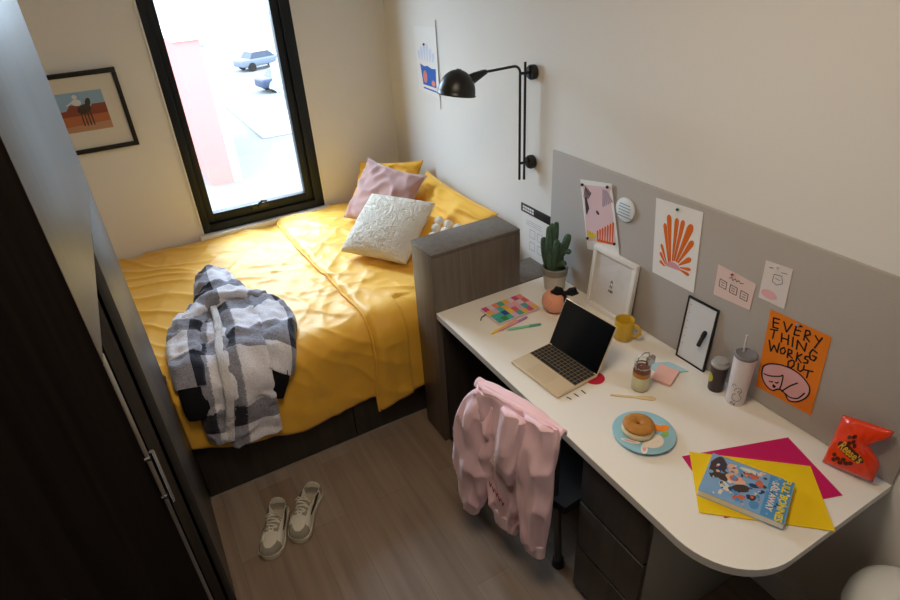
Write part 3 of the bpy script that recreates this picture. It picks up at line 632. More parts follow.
CL = [[(-0.064, -0.076), (-0.045, -0.072), (-0.015, -0.054), (-0.006, -0.045), (-0.003, -0.077), (-0.004, -0.098)], [(-0.041, -0.091), (-0.035, -0.09), (-0.031, -0.086)], [(-0.023, -0.084), (-0.018, -0.083), (-0.014, -0.077)], [(0.004, -0.101), (0.022, -0.068), (0.041, -0.043)], [(0.016, -0.101), (0.032, -0.105), (0.055, -0.093), (0.069, -0.063)]]
def poster(name, label, cat, Y, Z, off=PW+.001, tilt=0, spin=0, group=None):
    return onwall(thing(name, label, cat, group=group), Y, Z, tilt, spin, off)
def pin(parent, x, y, m, r=.006):
    b = B(); lathe(b, [(r*.5, 0), (r*.5, .003), (r, .004), (r, .008), (r*.7, .009)], 12, (x, y, .0005)); ob('pin', b, m, parent, 40)
p = poster('lettered_poster', 'orange poster with hand-drawn black words above a sleeping pink cat', 'poster', -2.84, .945)
b = B(); poly(b, [(-.098, .151), (.090, .155), (.105, -.125), (-.080, -.138)], .0004, 0, .0004); ob('sheet', b, ORG, p, 0)
b = B(); poly(b, cr(CAT+CAT[:1], 60)[:-1], .0008, 0); o = ob('cat_drawing', b, PNK, p, 0)
b = B(); ribbon(b, cr(CAT+CAT[:1], 60), .0048, .0011)
for s in CL: ribbon(b, cr(s, 4*len(s)), .0044, .0013)
poly(b, [(-.029, -.103), (-.027, -.092), (-.016, -.096), (-.021, -.107)], .0014); ob('cat_outline', b, INK, p, 0)
b = B()
for k, s in enumerate(ST):
    dx, dy = (-.003, -.006) if k == 21 else (0, -.0055) if k >= 29 else (0, 0)
    ribbon(b, [(x+dx, y+dy) for x, y in s], .0050, .0010)
ob('lettering', b, INK, p, 0); pin(p, -.005, .147, mat('silver_pin', '#9a96a8', .4), .005)
# orange petals
p = poster('leaf_poster', 'white poster with a fan of orange leaf fronds pinned to the grey board', 'poster', -2.36, 1.165)
b = B(); poly(b, [(-.113, .137), (.087, .149), (.105, -.147), (-.085, -.147)], .0004, 0, .0004); ob('sheet', b, PAPER, p, 0)
PET = [((-0.017, -0.081), (-0.06, 0.059), 0.0066, 0.0165), ((-0.012, -0.073), (-0.047, 0.096), 0.0066, 0.021), ((-0.003, -0.067), (-0.011, 0.095), 0.0066, 0.0185), ((0.004, -0.064), (0.016, 0.097), 0.0066, 0.0185), ((0.013, -0.063), (0.052, 0.094), 0.0077, 0.027), ((0.021, -0.065), (0.068, 0.039), 0.0055, 0.0205), ((0.026, -0.071), (0.072, -0.026), 0.0044, 0.0195), ((0.032, -0.078), (0.078, -0.066), 0.0044, 0.013), ((0.031, -0.085), (0.076, -0.089), 0.0044, 0.013), ((-0.027, -0.085), (-0.062, -0.022), 0.0044, 0.0125), ((-0.031, -0.091), (-0.062, -0.054), 0.0044, 0.0125), ((-0.032, -0.1), (-0.059, -0.087), 0.0044, 0.0125)]
b = B()
for k, q in enumerate(PET): poly(b, petal(*q), .0008+k*.00004)
ob('frond_print', b, flatm('orange_print', '#dd6a1c'), p, 0)
b = B(); poly(b, ell(.003, -.093, .034, .024, 20, .1)[:11], .0014); ob('sun_print', b, flatm('pink_print', '#d99aa5'), p, 0)
pin(p, -.012, .127, flatm('green_pin', '#24503a'), .005)
# abstract poster
p = poster('abstract_poster', 'tall pale pink abstract poster with black marks and orange reeds', 'poster', -1.965, 1.135, tilt=.02, off=PW+.004)
b = B(); poly(b, [(-.112, .125), (.066, .157), (.140, -.122), (-.046, -.165)], .0004, 0, .0004); ob('sheet', b, PAPER, p, 0)
b = B(); poly(b, [(-.093, .107), (.056, .139), (.117, -.078), (-.052, -.126)], .0007); ob('pink_field', b, flatm('pale_pink_print', '#e3c3c8'), p, 0)
b = B()
for k in range(5): poly(b, petal((-.085+.006*k, .055), (-.075+.008*k, .105-.004*k), .003, .007), .001+.00004*k)
for k in range(3): poly(b, petal((-.078+.004*k, .06), (-.060+.005*k, -.012+.012*k), .004, .009), .0013+.00004*k)
poly(b, ell(.002, .017, .011, .007, 14, -.5), .0015); ob('black_print', b, flatm('dark_grey_print', '#4a4148'), p, 0)
b = B()
for k in range(6): poly(b, petal((.022+.004*k, .122), (.030+.010*k, .05+.007*k), .003, .008), .001+.00004*k)
ob('mauve_print', b, flatm('mauve_print', '#a996a8'), p, 0)
b = B()
for k in range(7): poly(b, petal((.012+.014*k, -.105+.004*k), (.008+.014*k, -.058+.011*k), .006, .011), .001+.00004*k)
poly(b, [(.012, -.108), (.10, -.088), (.10, -.078), (.012, -.095)], .0016); ob('reed_print', b, flatm('reed_orange', '#e0661e'), p, 0)
b = B()
for k in range(4): poly(b, petal((-.045+.013*k, -.113+.004*k), (-.050+.015*k, -.078), .008, .014), .001+.00004*k)
ob('yellow_print', b, flatm('yellow_print', '#e3c22a'), p, 0)
for q in ((-.093, .108), (.05, .140), (.111, -.078), (-.044, -.113)): pin(p, q[0], q[1], BLACK, .006)
# round sign
p = poster('round_notice', 'small round white notice with grey lines on the grey board', 'notice', -2.112, 1.212)
b = B(); lathe(b, [(.047, 0), (.047, .006), (.044, .008)], 40); ob('disc', b, flatm('pale_blue_white', '#dfe5ea'), p, 40)
b = B()
for k in range(4): box(b, -.030+.004*(k == 0), .030-.004*(k == 0), .020-.012*k, .0235-.012*k, .008, .0086)
box(b, -.040, .040, -.028, -.024, .008, .0086); ob('print_line', b, flatm('grey_blue_print', '#8d9aa8'), p, 0)
# small cards
p = poster('doodle_card', 'pale pink landscape card with three sketched boxes pinned on the board', 'card', -2.608, 1.107)
b = B(); poly(b, [(-.071, .056), (.070, .047), (.069, -.049), (-.067, -.056)], .0004, 0, .0004); ob('sheet', b, flatm('card_pink', '#e0c6c0'), p, 0)
b = B()
for k in range(3):
    x = -.040+.040*k; y = -.004-.003*k
    ribbon(b, [(x-.013, y+.014), (x+.013, y+.012), (x+.014, y-.014), (x-.012, y-.013), (x-.013, y+.014)], .0022, .001); ribbon(b, [(x-.006, y+.005), (x+.006, y+.004)], .002, .0012); ribbon(b, [(x-.005, y-.004), (x+.006, y-.005)], .002, .0012)
ribbon(b, [(-.022, .026), (-.014, .034), (-.008, .024), (0, .034), (.006, .025), (.012, .033), (.020, .026), (.030, .030)], .002, .0014); ob('sketch_lines', b, INK, p, 0)
pin(p, -.012, .045, flatm('red_pin', '#c4474e'), .004)
p = poster('portrait_card', 'white portrait card with a sketch and pink patch beside the three-box card', 'card', -2.737, 1.18)
b = B(); poly(b, [(-.047, .062), (.038, .068), (.044, -.064), (-.042, -.065)], .0004, 0, .0004); ob('sheet', b, flatm('card_white', '#ddd3d2'), p, 0)
b = B(); poly(b, ell(-.012, -.040, .026, .014, 18), .001); ob('pink_patch', b, flatm('patch_pink', '#e3aab2'), p, 0)
b = B(); ribbon(b, [(-.012, .03), (.012, .034), (.020, .012), (.004, .0), (-.012, .006), (-.012, .03)], .002, .001); ribbon(b, [(-.03, .045), (-.02, .047)], .003, .0012); ribbon(b, [(.008, .044), (.026, .047)], .002, .0012); ribbon(b, [(-.006, .020), (.010, .018)], .0018, .0014); ob('sketch_lines', b, flatm('grey_ink', '#6e6a78'), p, 0)
pin(p, -.006, .057, flatm('clear_pin', '#cfcdd4'), .004)

# ---------------------------------------------------------------- on the right wall
p = poster('instruction_notice', 'white instruction sheet with a black header strip behind the cactus', 'notice', -1.55, .895, off=.001)
b = B(); box(b, -.115, .12, -.125, .10, 0, .002, .0005); ob('sheet', b, PAPER, p, 0)
b = B(); box(b, -.122, .125, .085, .127, 0, .006, .002); ob('header', b, flatm('navy_black', '#20242c', .4), p, 30)
b = B()
for r_ in range(2):
    for k in range(5): box(b, -.105+.018*k, -.091+.018*k, .095+.014*r_, .105+.014*r_, .006, .0066)
box(b, -.10, .02, .068, .074, .002, .0026); ob('white_print', b, PAPER, p, 0)
b = B(); 
for x in (-.03, .03):
    for y in (-.075, -.01): ribbon(b, [(x-.02, y-.02), (x+.02, y-.02), (x+.02, y+.02), (x-.02, y+.02), (x-.02, y-.02)], .0025, .0025)
for k in range(3): ribbon(b, [(-.08, .05-.01*k), (.04, .05-.01*k)], .002, .0025)
ob('diagram', b, flatm('grey_print', '#9aa3b0'), p, 0)
p = poster('bedside_poster', 'white poster with blue and coral shapes on the wall above the pillows', 'poster', -.53, 1.56, off=.002)
b = B(); poly(b, [(-.135, .17), (.128, .18), (.128, -.185), (-.125, -.165)], .0004, 0, .0004); ob('sheet', b, PAPER, p, 0)
b = B()
for k in range(6): poly(b, petal((-.085+.03*k, .0), (-.10+.036*k, .10-.02*abs(k-2.5)), .010, .03), .0008+.00004*k)
ob('pale_print', b, flatm('pale_blue_print', '#cdd5e8'), p, 0)
b = B(); poly(b, [(-.088, -.02), (-.04, -.03), (0, -.024), (.05, -.034), (.095, -.03), (.09, -.13), (-.065, -.13)], .0012); ribbon(b, [(-.06, -.147), (.09, -.15)], .008, .0012); ob('blue_print', b, flatm('strong_blue_print', '#2f63b8'), p, 0)
b = B(); poly(b, ell(-.035, -.085, .025, .034), .0015); poly(b, ell(.06, -.11, .022, .016), .0015); ob('coral_print', b, flatm('coral_print', '#e08a78'), p, 0)
pin(p, -.02, .085, flatm('brown_pin', '#6b5b56'), .006)
b = B(); tube(b, [(.131, .215, .004), (.131, -.235, .004)], .0022, 6); ob('hanging_rod', b, flatm('grey_rod', '#a9aaa6'), p)
# wall lamp
lp = thing('wall_lamp', 'black swing-arm wall lamp with a domed shade above the bed end', 'wall lamp', (0, -1.5, 1.45))
for z in (.178, -.205):
    b = B(); lathe(b, [(.024, 0), (.030, .004), (.031, .022), (.026, .030)], 28, (0, -.012, z), axis=Matrix.Rotation(-math.pi/2, 3, 'Y')); mt = ob('wall_mount', b, BLACK, lp)
    b = B(); tube(b, [(-.028, -.012, z), (-.045, -.006, z), (-.072, 0, z)], .006, 10); ob('bracket', b, BLACK, mt, 50)
b = B(); tube(b, [(-.042, 0, -.285), (-.042, 0, .22)], .0055, 12); ob('pole', b, BLACK, lp)
b = B(); pts = [(-.068, 0, -.28), (-.068, 0, .18)]+[(-.068-.03*(1-math.cos(a)), 0, .18+.03*math.sin(a)) for a in [math.pi/2*k/6 for k in range(1, 7)]]+[(-.24, 0, .207)]
tube(b, pts, .0055, 12); ob('swing_arm', b, BLACK, lp, 60)
b = B(); tube(b, [(-.235, 0, .207), (-.245, 0, .206), (-.285, 0, .195), (-.318, 0, .184)], [.010, .012, .019, .022], 16); ob('shade_holder', b, BLACK, lp, 50)
Mt = Matrix.Rotation(math.radians(10), 3, 'Y')
prof = [(.012, .100)]+[(.088*math.sin(a), -.002+.100*math.cos(a)) for a in [math.pi/2*k/12 for k in range(1, 13)]]+[(.092, -.006), (.090, -.008)]+[(.084*math.sin(a), -.006+.096*math.cos(a)) for a in [math.pi/2*k/12 for k in range(12, 0, -1)]]
b = B(); lathe(b, [(r_*.86, z_*.90+.004) for r_, z_ in prof], 40, (-.376, 0, .142), axis=Mt); ob('lamp_shade', b, BLACK, lp, 50)
b = B(); lathe(b, [(.012, .08), (.014, .045), (.026, .03), (.028, .015), (.018, 0), (.004, -.004)], 20, (-.372, 0, .142), axis=Mt); ob('bulb', b, WHITE, lp, 60)
# picture on the back wall
pc = thing('framed_picture', 'black-framed photograph of a desert with a rider on the wall left of the window', 'picture', (-1.73, -.004, 1.47), (math.radians(90), 0, 0))
b = B(); W2, H2 = .215, .197
for x0, x1, y0, y1 in ((-W2, W2, H2-.022, H2), (-W2, W2, -H2, -H2+.022), (-W2, -W2+.022, -H2+.022, H2-.022), (W2-.022, W2, -H2+.022, H2-.022)): box(b, x0, x1, y0, y1, 0, .022, .002)
ob('frame', b, BLACKM, pc)
b = B(); box(b, -W2+.02, W2-.02, -H2+.02, H2-.02, 0, .012); ob('mat_board', b, flatm('mat_board', '#d9d3c8'), pc, 0)
pm_ = [flatm('photo_sky', '#8fb0cf'), flatm('photo_sand', '#b06a48'), flatm('photo_rock', '#8a4a38'), flatm('photo_ground', '#b78a6a'), flatm('photo_dark', '#4a4036'), flatm('photo_white', '#d8dbe0')]
b = B(); x0, x1, y0, y1 = -.11, .122, -.088, .104
poly(b, [(x0, .01), (x1, .01), (x1, y1), (x0, y1)], .0125, 0); poly(b, [(x0, y0), (x1, y0), (x1, .02), (x0, .02)], .0126, 1)
poly(b, [(x0, .01), (-.06, .02), (-.04, .045), (0, .045), (.01, .02), (.05, .02), (.06, .04), (x1, .04), (x1, -.01), (x0, -.01)], .0128, 2); poly(b, [(x0, y0), (x1, y0), (x1, -.05), (x0, -.06)], .013, 3)
poly(b, ell(.02, .02, .034, .022, 18, .3), .0132, 4); poly(b, ell(.045, .05, .012, .022, 14, -.4), .0133, 4)
for k in range(4): ribbon(b, [(.0+.014*k, .01), (-.002+.015*k, -.06)], .006, .0132, 4)
poly(b, ell(-.005, .055, .022, .016, 14), .0134, 5); poly(b, ell(-.005, .082, .012, .011, 12), .0135, 5); ribbon(b, [(-.02, .06), (-.05, .045)], .006, .0135, 5)
ob('photo', b, pm_, pc, 0)

# ---------------------------------------------------------------- on the desk
Z = DH
lt = thing('laptop', 'open gold laptop with a black screen on the white desk', 'laptop', (-.4645, -2.277, Z), math.radians(-86))
GOLD = mat('gold_aluminium', '#e6cfae', .38, .5, .55)
LW, LD = .253, .192
b = B(); box(b, -LW/2, LW/2, -LD/2, LD/2, .003, .014, .004, 3); base = ob('base', b, GOLD, lt)
b = B(); box(b, -.05, .05, -.088, -.018, .014, .0146, .0005); ob('touchpad', b, mat('gold_touchpad', '#e0c8a6', .42, .5, .5), base, 0)
b = B(); box(b, -.1215, .1215, -.010, .088, .0139, .0146, 0); kb = ob('keyboard', b, mat('key_well', '#8d7a60', .5), base, 0)
KEY = mat('black_key', '#101011', .5, .4); k0 = None
for r_ in range(6):
    ks = 14 if r_ else 14
    for c_ in range(ks):
        if r_ == 0 and 3 <= c_ <= 8:
            if c_ > 3: continue
            wx, xc = 6*.0172-.003, -.1204+.0172*(3+3)
        else: wx, xc = .0144, -.1204+.0172*(c_+.5)
        yc = -.0085+.0163*(r_+.5)-.0005
        if wx < .02 and k0:
            kk = k0.copy(); COL.objects.link(kk); kk.parent = kb; kk.location = (xc, yc, .0146)
        else:
            b = B(); box(b, -wx/2, wx/2, -.0068, .0068, 0, .0012, .0004, 1); kk = ob('key', b, KEY, kb, 0, (xc, yc, .0146))
            if wx < .02: k0 = kk
b = B(); box(b, -LW/2, LW/2, -.003, .003, 0, LD, .0025, 2); lid = ob('lid', b, GOLD, lt); lid.location = (0, LD/2-.002, .012); lid.rotation_euler = (math.radians(-24), 0, 0)
b = B(); box(b, -LW/2+.003, LW/2-.003, -.0036, -.0028, .004, LD-.003, 0); ob('screen', b, mat('screen_black', '#030304', .12, .4), lid, 0)
b = B(); tube(b, [(-.11, LD/2-.002, .012), (.11, LD/2-.002, .012)], .005, 10); ob('hinge', b, BLACKM, lt)
co = thing('coaster', 'red round coaster poking out behind the right side of the laptop', 'coaster', (-.370, -2.390, Z)); b = B(); lathe(b, [(.036, 0), (.037, .001), (.036, .0022)], 36); ob('disc', b, flatm('coaster_red', '#c01f3c'), co, 40)
cd_ = thing('note_slip', 'white slip with three black strokes at the right edge of the laptop', 'paper', (-.48, -2.42, Z), math.radians(-86))
b = B(); box(b, -.04, .020, -.045, .045, 0, .0006, 0); ob('sheet', b, mat('slip_white', '#e6e1da', .6), cd_, 0)
b = B()
for k in range(3): ribbon(b, [(-.004+.002*k, -.036+.032*k), (.012+.004*k, -.033+.030*k)], .005, .0008)
ob('black_strokes', b, INK, cd_, 0)
# notebook
nb = thing('notebook', 'notebook with a colourful patchwork cover beside the dark cabinet', 'notebook', (-.361, -1.85, Z), math.radians(2))
b = B(); box(b, -.104, .104, -.069, .069, .002, .011, .001); ob('page_block', b, PAPER, nb)
pal = ['#e8896a', '#2f4f9a', '#c8468a', '#45a39a', '#e6c34a', '#3c8f4f', '#e7a8a0', '#d8a9c9', '#e0b04a', '#4fb0a8', '#d9c7d6', '#d65f6a']
cm = [flatm('cover_'+c[1:], c, .5) for c in pal]; cm.append(flatm('cover_edge', '#e6cfd2', .5))
b = B(); box(b, -.107, .107, -.072, .072, 0, .002, .0008, 1, 12); box(b, -.107, .107, -.072, .072, .011, .0135, .001, 1, 12); rr = random.Random(3)
for i in range(8):
    for j in range(4):
        x = -.104+.026*i; y = -.069+.0345*j; poly(b, [(x, y), (x+.026, y), (x+.026, y+.0345), (x, y+.0345)], .0137, rr.choice(range(12)))
ob('cover', b, cm, nb, 0)
b = B(); tube(b, [(-.10, .03, .006), (-.13, .026, .003), (-.145, .010, .002)], .0022, 6); ob('ribbon_marker', b, flatm('olive_ribbon', '#5c5a3c'), nb)
def pen(p, q, col, cap, label):
    p, q = Vector((*p, 0)), Vector((*q, 0)); d = q-p; L = d.length; r = thing('marker_pen', label, 'pen', (p.x, p.y, Z), math.atan2(d.y, d.x), 'pastel pens by the notebook'); r_ = .0055
    b = B(); tube(b, [(.02, 0, r_), (L*.65, 0, r_)], r_, 12); ob('barrel', b, flatm('pen_'+col[1:], col, .4), r)
    b = B(); tube(b, [(L*.65, 0, r_), (L-.006, 0, r_), (L, 0, r_)], [r_*1.05, r_*1.05, r_*.6], 12); ob('cap', b, flatm('pen_'+cap[1:], cap, .4), r)
    b = B(); tube(b, [(0, 0, r_), (.012, 0, r_), (.02, 0, r_)], [.0015, .004, r_], 12); ob('tip', b, flatm('pen_'+col[1:], col, .4), r)
pen((-.528, -1.957), (-.385, -1.934), '#e8bf3c', '#e79a86', 'yellow pen with a coral cap, nearest the front edge of the desk')
pen((-.492, -1.958), (-.335, -1.937), '#e4a0a8', '#b98bc0', 'pink and lilac pen lying between the yellow and mint pens')
pen((-.461, -1.968), (-.320, -2.013), '#7fd0b4', '#63a893', 'mint green pen lying nearest the laptop')
# cactus
pt = thing('potted_cactus', 'small green cactus in a grey and white pot against the wall', 'potted plant', (-.085, -1.80, Z)); pt.scale = (1.06, 1.06, 1.08)
b = B(); lathe(b, [(.040, 0), (.043, .004), (.050, .070)], 36); ob('pot', b, flatm('pot_cream', '#cfc8bf'), pt, 50)
b = B(); lathe(b, [(.0502, .0702), (.053, .072), (.055, .100), (.051, .103), (.048, .100), (.046, .085)], 36); ob('pot_rim', b, flatm('pot_grey', '#8f8d88'), pt, 50)
b = B(); lathe(b, [(.046, .088), (.02, .092), (.001, .093)], 24); ob('soil', b, flatm('soil', '#2b2420', .95), pt, 0)
CAC = mat('cactus_green', '#4c6553', .8, .25, bump=.6, bscale=200, vary=.5, vscale=60)
def cactus_stem(pts, rad, nm='stem'):
    pts = cr([tuple(p)+(r_,) for p, r_ in zip(pts, rad)], 22); fr = frames([p[:3] for p in pts]); secs = []
    for k, (p, s, u) in enumerate(fr):
        secs.append([p+(s*math.cos(a)+u*math.sin(a))*pts[k][3]*(1+.13*math.cos(a*7)) for a in [2*math.pi*i/42 for i in range(42)]])
    b = B(); rings(b, secs); ob(nm, b, CAC, pt, 180)
cactus_stem([(-.012, .012, .085), (-.014, .020, .16), (-.010, .024, .22), (-.012, .03, .262), (-.012, .032, .272)], [.017, .020, .018, .012, .002])
cactus_stem([(.004, -.018, .085), (.004, -.018, .15), (.002, -.022, .20), (.002, -.022, .215)], [.016, .018, .013, .002])
cactus_stem([(-.004, .034, .088), (-.008, .042, .16), (.010, .046, .235), (.012, .046, .262), (.012, .046, .272)], [.011, .014, .014, .010, .002])
cactus_stem([(.0, -.028, .15), (.0, -.05, .20), (.004, -.066, .255), (.004, -.070, .268)], [.009, .014, .013, .002])
cactus_stem([(.006, -.050, .185), (.0, -.072, .195), (-.002, -.088, .203), (-.002, -.092, .205)], [.006, .010, .008, .001])
cactus_stem([(-.01, -.020, .11), (-.012, -.05, .135), (-.014, -.074, .150), (-.014, -.080, .152)], [.007, .011, .010, .001])
cactus_stem([(-.014, .040, .088), (-.02, .050, .15), (-.02, .058, .205), (-.02, .060, .215)], [.009, .012, .010, .001])
cactus_stem([(.002, .010, .20), (.0, .006, .235), (.0, .004, .285), (.0, .004, .296)], [.008, .012, .010, .001])
cactus_stem([(-.018, -.012, .088), (-.022, -.022, .16), (-.02, -.028, .225), (-.02, -.030, .236)], [.010, .013, .011, .001])
cactus_stem([(-.026, -.005, .085), (-.030, -.004, .14), (-.028, -.002, .165), (-.028, -.002, .172)], [.012, .014, .009, .001])
# peach pouch with black bow
pe = thing('peach_pouch', 'fuzzy peach coloured round pouch with a black bow behind the laptop', 'pouch', (-.205, -1.957, Z)); pe.scale = (1.15, 1.15, 1.12)
b = B(); bmesh.ops.create_icosphere(b, subdivisions=4, radius=.05)
for v in b.verts: v.co = Vector((v.co.x*.98, v.co.y*1.0, v.co.z*.92+.045))*(1+.03*noise.noise(v.co*40))
ob('pouch_body', b, mat('peach_fleece', '#eaa286', .95, .1, sheen=.5, bump=.5, bscale=200), pe, 180)
BOW = mat('black_ribbon', '#0e0c0c', .7, .3)
b = B(); bmesh.ops.create_icosphere(b, subdivisions=2, radius=.011); bw = ob('bow', b, BOW, pe, 180); bw.location = (.012, -.034, .088)
for s in (-1, 1):
    b = B(); tube(b, [(0, 0, 0), (.012*s+.004, -.010*s, .014), (.024*s+.004, -.020*s, .017), (.032*s, -.026*s, .008), (.020*s, -.016*s, 0), (0, 0, 0)], [.004, .009, .011, .011, .009, .004], 8); ob('bow_loop', b, BOW, bw, 60)
    b = B(); tube(b, [(0, 0, 0), (-.008, -.012*s-.006, -.020), (-.012, -.016*s-.010, -.040)], [.004, .007, .005], 8); ob('bow_tail', b, BOW, bw, 60)
# white frame
fr_ = thing('standing_frame', 'white picture frame with a small typed print leaning on the board', 'picture frame', (0, 0, 0)); onwall(fr_, -2.10, Z, math.radians(-5), 0, .047)
b = B(); W2, H3 = .120, .272
for x0, x1, y0, y1 in ((-W2, W2, H3-.020, H3), (-W2, W2, 0, .020), (-W2, -W2+.020, .020, H3-.020), (W2-.020, W2, .020, H3-.020)): box(b, x0, x1, y0, y1, -.008, .012, .002)
ob('frame', b, WHITE, fr_)
b = B(); box(b, -W2+.018, W2-.018, .018, H3-.018, -.007, .002); ob('mat_board', b, PAPER, fr_, 0)
b = B()
for ln, y, w_ in (('A', .150, .021), ('H', .128, .021), ('AM', .108, .018)):
    t = text_bm(ln, w_, .0028, bold=.0006)
    for v in t.verts: v.co.y += y
    merge(b, t)
ob('typed_print', b, INK, fr_, 0)
b = B(); box(b, -W2+.018, W2-.018, .018, H3-.018, .004, .006); ob('pane', b, GLASS, fr_, 0)
# mug
mg = thing('mug', 'mustard yellow mug standing behind the laptop', 'mug', (-.112, -2.262, Z)); mg.scale = (.92, .92, .95)
MUGM = mat('mug_glaze', '#cda62e', .35, .5)
b = B(); lathe(b, [(.002, .001), (.034, 0), (.038, .004), (.0405, .09), (.039, .092), (.037, .090), (.035, .010), (.002, .008)], 40); ob('cup', b, MUGM, mg, 50)
b = B(); tube(b, [(.020, -.030, .072), (.024, -.048, .074), (.028, -.062, .060), (.028, -.064, .045), (.024, -.052, .026), (.020, -.034, .022)], .0065, 10); ob('handle', b, MUGM, mg, 60)
# jar
jr = thing('dessert_jar', 'small clip-top glass jar of cream dessert with an amber layer', 'jar', (-.277, -2.516, Z)); jr.scale = (.9, .9, .95)
b = B(); lathe(b, [(.001, .002), (.030, 0), (.033, .004), (.033, .085), (.028, .098), (.028, .108)], 36, caps=False); ob('glass_body', b, JARGL, jr, 60)
b = B(); lathe(b, [(.029, .004), (.0322, .008), (.0322, .062)], 36); ob('cream', b, flatm('cream', '#e9dfb4', .5), jr, 50)
b = B(); lathe(b, [(.0322, .0623), (.0322, .080)], 36); ob('amber_layer', b, mat('amber_jelly', '#c07a12', .3, .5), jr, 50)
b = B(); lathe(b, [(.0322, .0803), (.0316, .086), (.029, .094)], 36); ob('dark_syrup', b, mat('dark_syrup', '#7c3514', .3, .5), jr, 50)
b = B(); lathe(b, [(.0285, .108), (.031, .110), (.031, .118), (.026, .124), (.010, .127)], 36); ob('lid', b, JARGL, jr, 50)
b = B(); tube(b, [(-.032, 0, .095), (-.036, .0, .115), (-.024, 0, .150), (0, 0, .158), (.024, 0, .150), (.036, 0, .115), (.032, 0, .095)], .0022, 8)
lathe(b, [(.0295, .099), (.0305, .101), (.0305, .104), (.0295, .106)], 32, caps=False); box(b, -.004, .030, -.030, -.014, .118, .150, .003); ob('wire_clasp', b, STEEL, jr, 50)
# sticky notes
def quadpad(name, label, cat, pts, h, m, part, group=None):
    c = Vector((sum(p[0] for p in pts)/len(pts), sum(p[1] for p in pts)/len(pts))); r = thing(name, label, cat, (c.x, c.y, Z), 0, group)
    b = B(); poly(b, [(p[0]-c.x, p[1]-c.y) for p in pts], h, 0, h); ob(part, b, m, r, 0); return r
quadpad('sticky_note_pad', 'pale blue sticky note pad under the pink one', 'sticky notes', [(-.175, -2.425), (-.085, -2.470), (-.070, -2.545), (-.160, -2.505)], .004, flatm('note_blue', '#a9cfdb'), 'pad')
r = quadpad('sticky_note_pad', 'pale pink sticky note pad beside the clip-top jar', 'sticky notes', [(-.213, -2.508), (-.190, -2.572), (-.105, -2.535), (-.130, -2.465)], .008, flatm('note_pink', '#eab7ac'), 'pad'); r.location.z = Z+.0045
# spatula
sp_ = thing('wooden_spreader', 'thin pale wooden spreader lying in front of the clip-top jar', 'spreader', (-.33, -2.54, Z), math.atan2(-.095, .108))
b = B(); poly(b, [(-.075, -.004), (.01, -.005), (.03, -.009), (.062, -.010), (.074, -.004), (.074, .004), (.062, .010), (.03, .009), (.01, .005), (-.075, .004)], .003, 0, .003); ob('handle_and_blade', b, flatm('pale_wood', '#dcc39a'), sp_, 0)
# plate
pl = thing('plate', 'round blue plate printed with a white rabbit and a carrot', 'plate', (-.432, -2.688, Z), math.radians(-38))
b = B(); lathe(b, [(.001, .002), (.055, .001), (.062, .004), (.094, .012), (.096, .014), (.093, .0155), (.062, .008), (.05, .006), (.001, .006)], 56); ob('dish', b, mat('plate_blue', '#93c0d2', .35, .5), pl, 50)
pmats = [flatm('rabbit_white', '#ece5dc', .4), flatm('rabbit_pink', '#dc9fa6', .4), flatm('carrot_orange', '#ea8526', .4), flatm('carrot_green', '#86b25a', .4), INK]
def pz(x, y): r_ = math.hypot(x, y); return .0068 if r_ < .056 else .0068+(r_-.056)*.235
b = B()
def pp_(pts, mi, dz=0):
    c = (sum(p[0] for p in pts)/len(pts), sum(p[1] for p in pts)/len(pts)); vc = b.verts.new((c[0], c[1], pz(*c)+.0006+dz)); v2 = [b.verts.new((x, y, pz(x, y)+.0006+dz)) for x, y in pts]
    for i in range(len(v2)):
        f = b.faces.new((vc, v2[i], v2[(i+1) % len(v2)])); f.material_index = mi
M38 = Matrix.Rotation(math.radians(38), 2)
def W(x, y): v = M38 @ Vector((x, y)); return v
# rabbit head below the bagel, ears towards the front left, carrot at the right
def world_ell(wx, wy, rx, ry, rot): c = W(wx, wy); return ell(c.x, c.y, rx, ry, 18, rot+math.radians(38))
pp_(world_ell(.000, -.040, .036, .030, .3), 0)
pp_(world_ell(-.060, -.004, .030, .009, 2.35), 0, .0003); pp_(world_ell(-.060, -.004, .020, .004, 2.35), 1, .0006)
pp_(world_ell(-.050, -.052, .028, .010, .75), 0, .0003); pp_(world_ell(-.050, -.052, .016, .005, .75), 1, .0006)
pp_(world_ell(.048, .0, .030, .014, -1.0), 2, .0004); pp_(world_ell(.066, -.020, .016, .013, -.6), 2, .0005); pp_(world_ell(.050, -.040, .014, .010, .2), 3, .0006)
pp_(world_ell(.010, -.052, .0035, .0035, 0), 4, .001)
ob('rabbit_print', b, pmats, pl, 0)
bg_ = thing('bagel', 'toasted golden bagel lying on the blue rabbit plate', 'bagel', (-.442, -2.672, Z+.0085))
BAG = mat('bagel_crust', '#b47a34', .55, .35, bump=.3, bscale=90, vary=.5, vscale=38); CRM = flatm('bagel_cream', '#e8d6b0', .6)
b = B(); secs = []
for i in range(40):
    a = 2*math.pi*i/40; wob = 1+.05*nz(math.cos(a)*2, math.sin(a)*2, 4)
    secs.append([Vector((math.cos(a)*(.0265*wob+.0225*math.cos(t)), math.sin(a)*(.0265*wob+.0225*math.cos(t)), .030+.010*math.sin(t)*wob)) for t in [2*math.pi*k/16 for k in range(16)]])
secs.append(secs[0]); rings(b, secs, True, False); bmesh.ops.remove_doubles(b, verts=b.verts, dist=1e-6); ob('bagel_top', b, BAG, bg_, 180)
b = B(); lathe(b, [(.030, .0), (.046, .002), (.050, .010), (.048, .020), (.040, .026), (.004, .026)], 36); ob('bagel_base', b, CRM, bg_, 60)
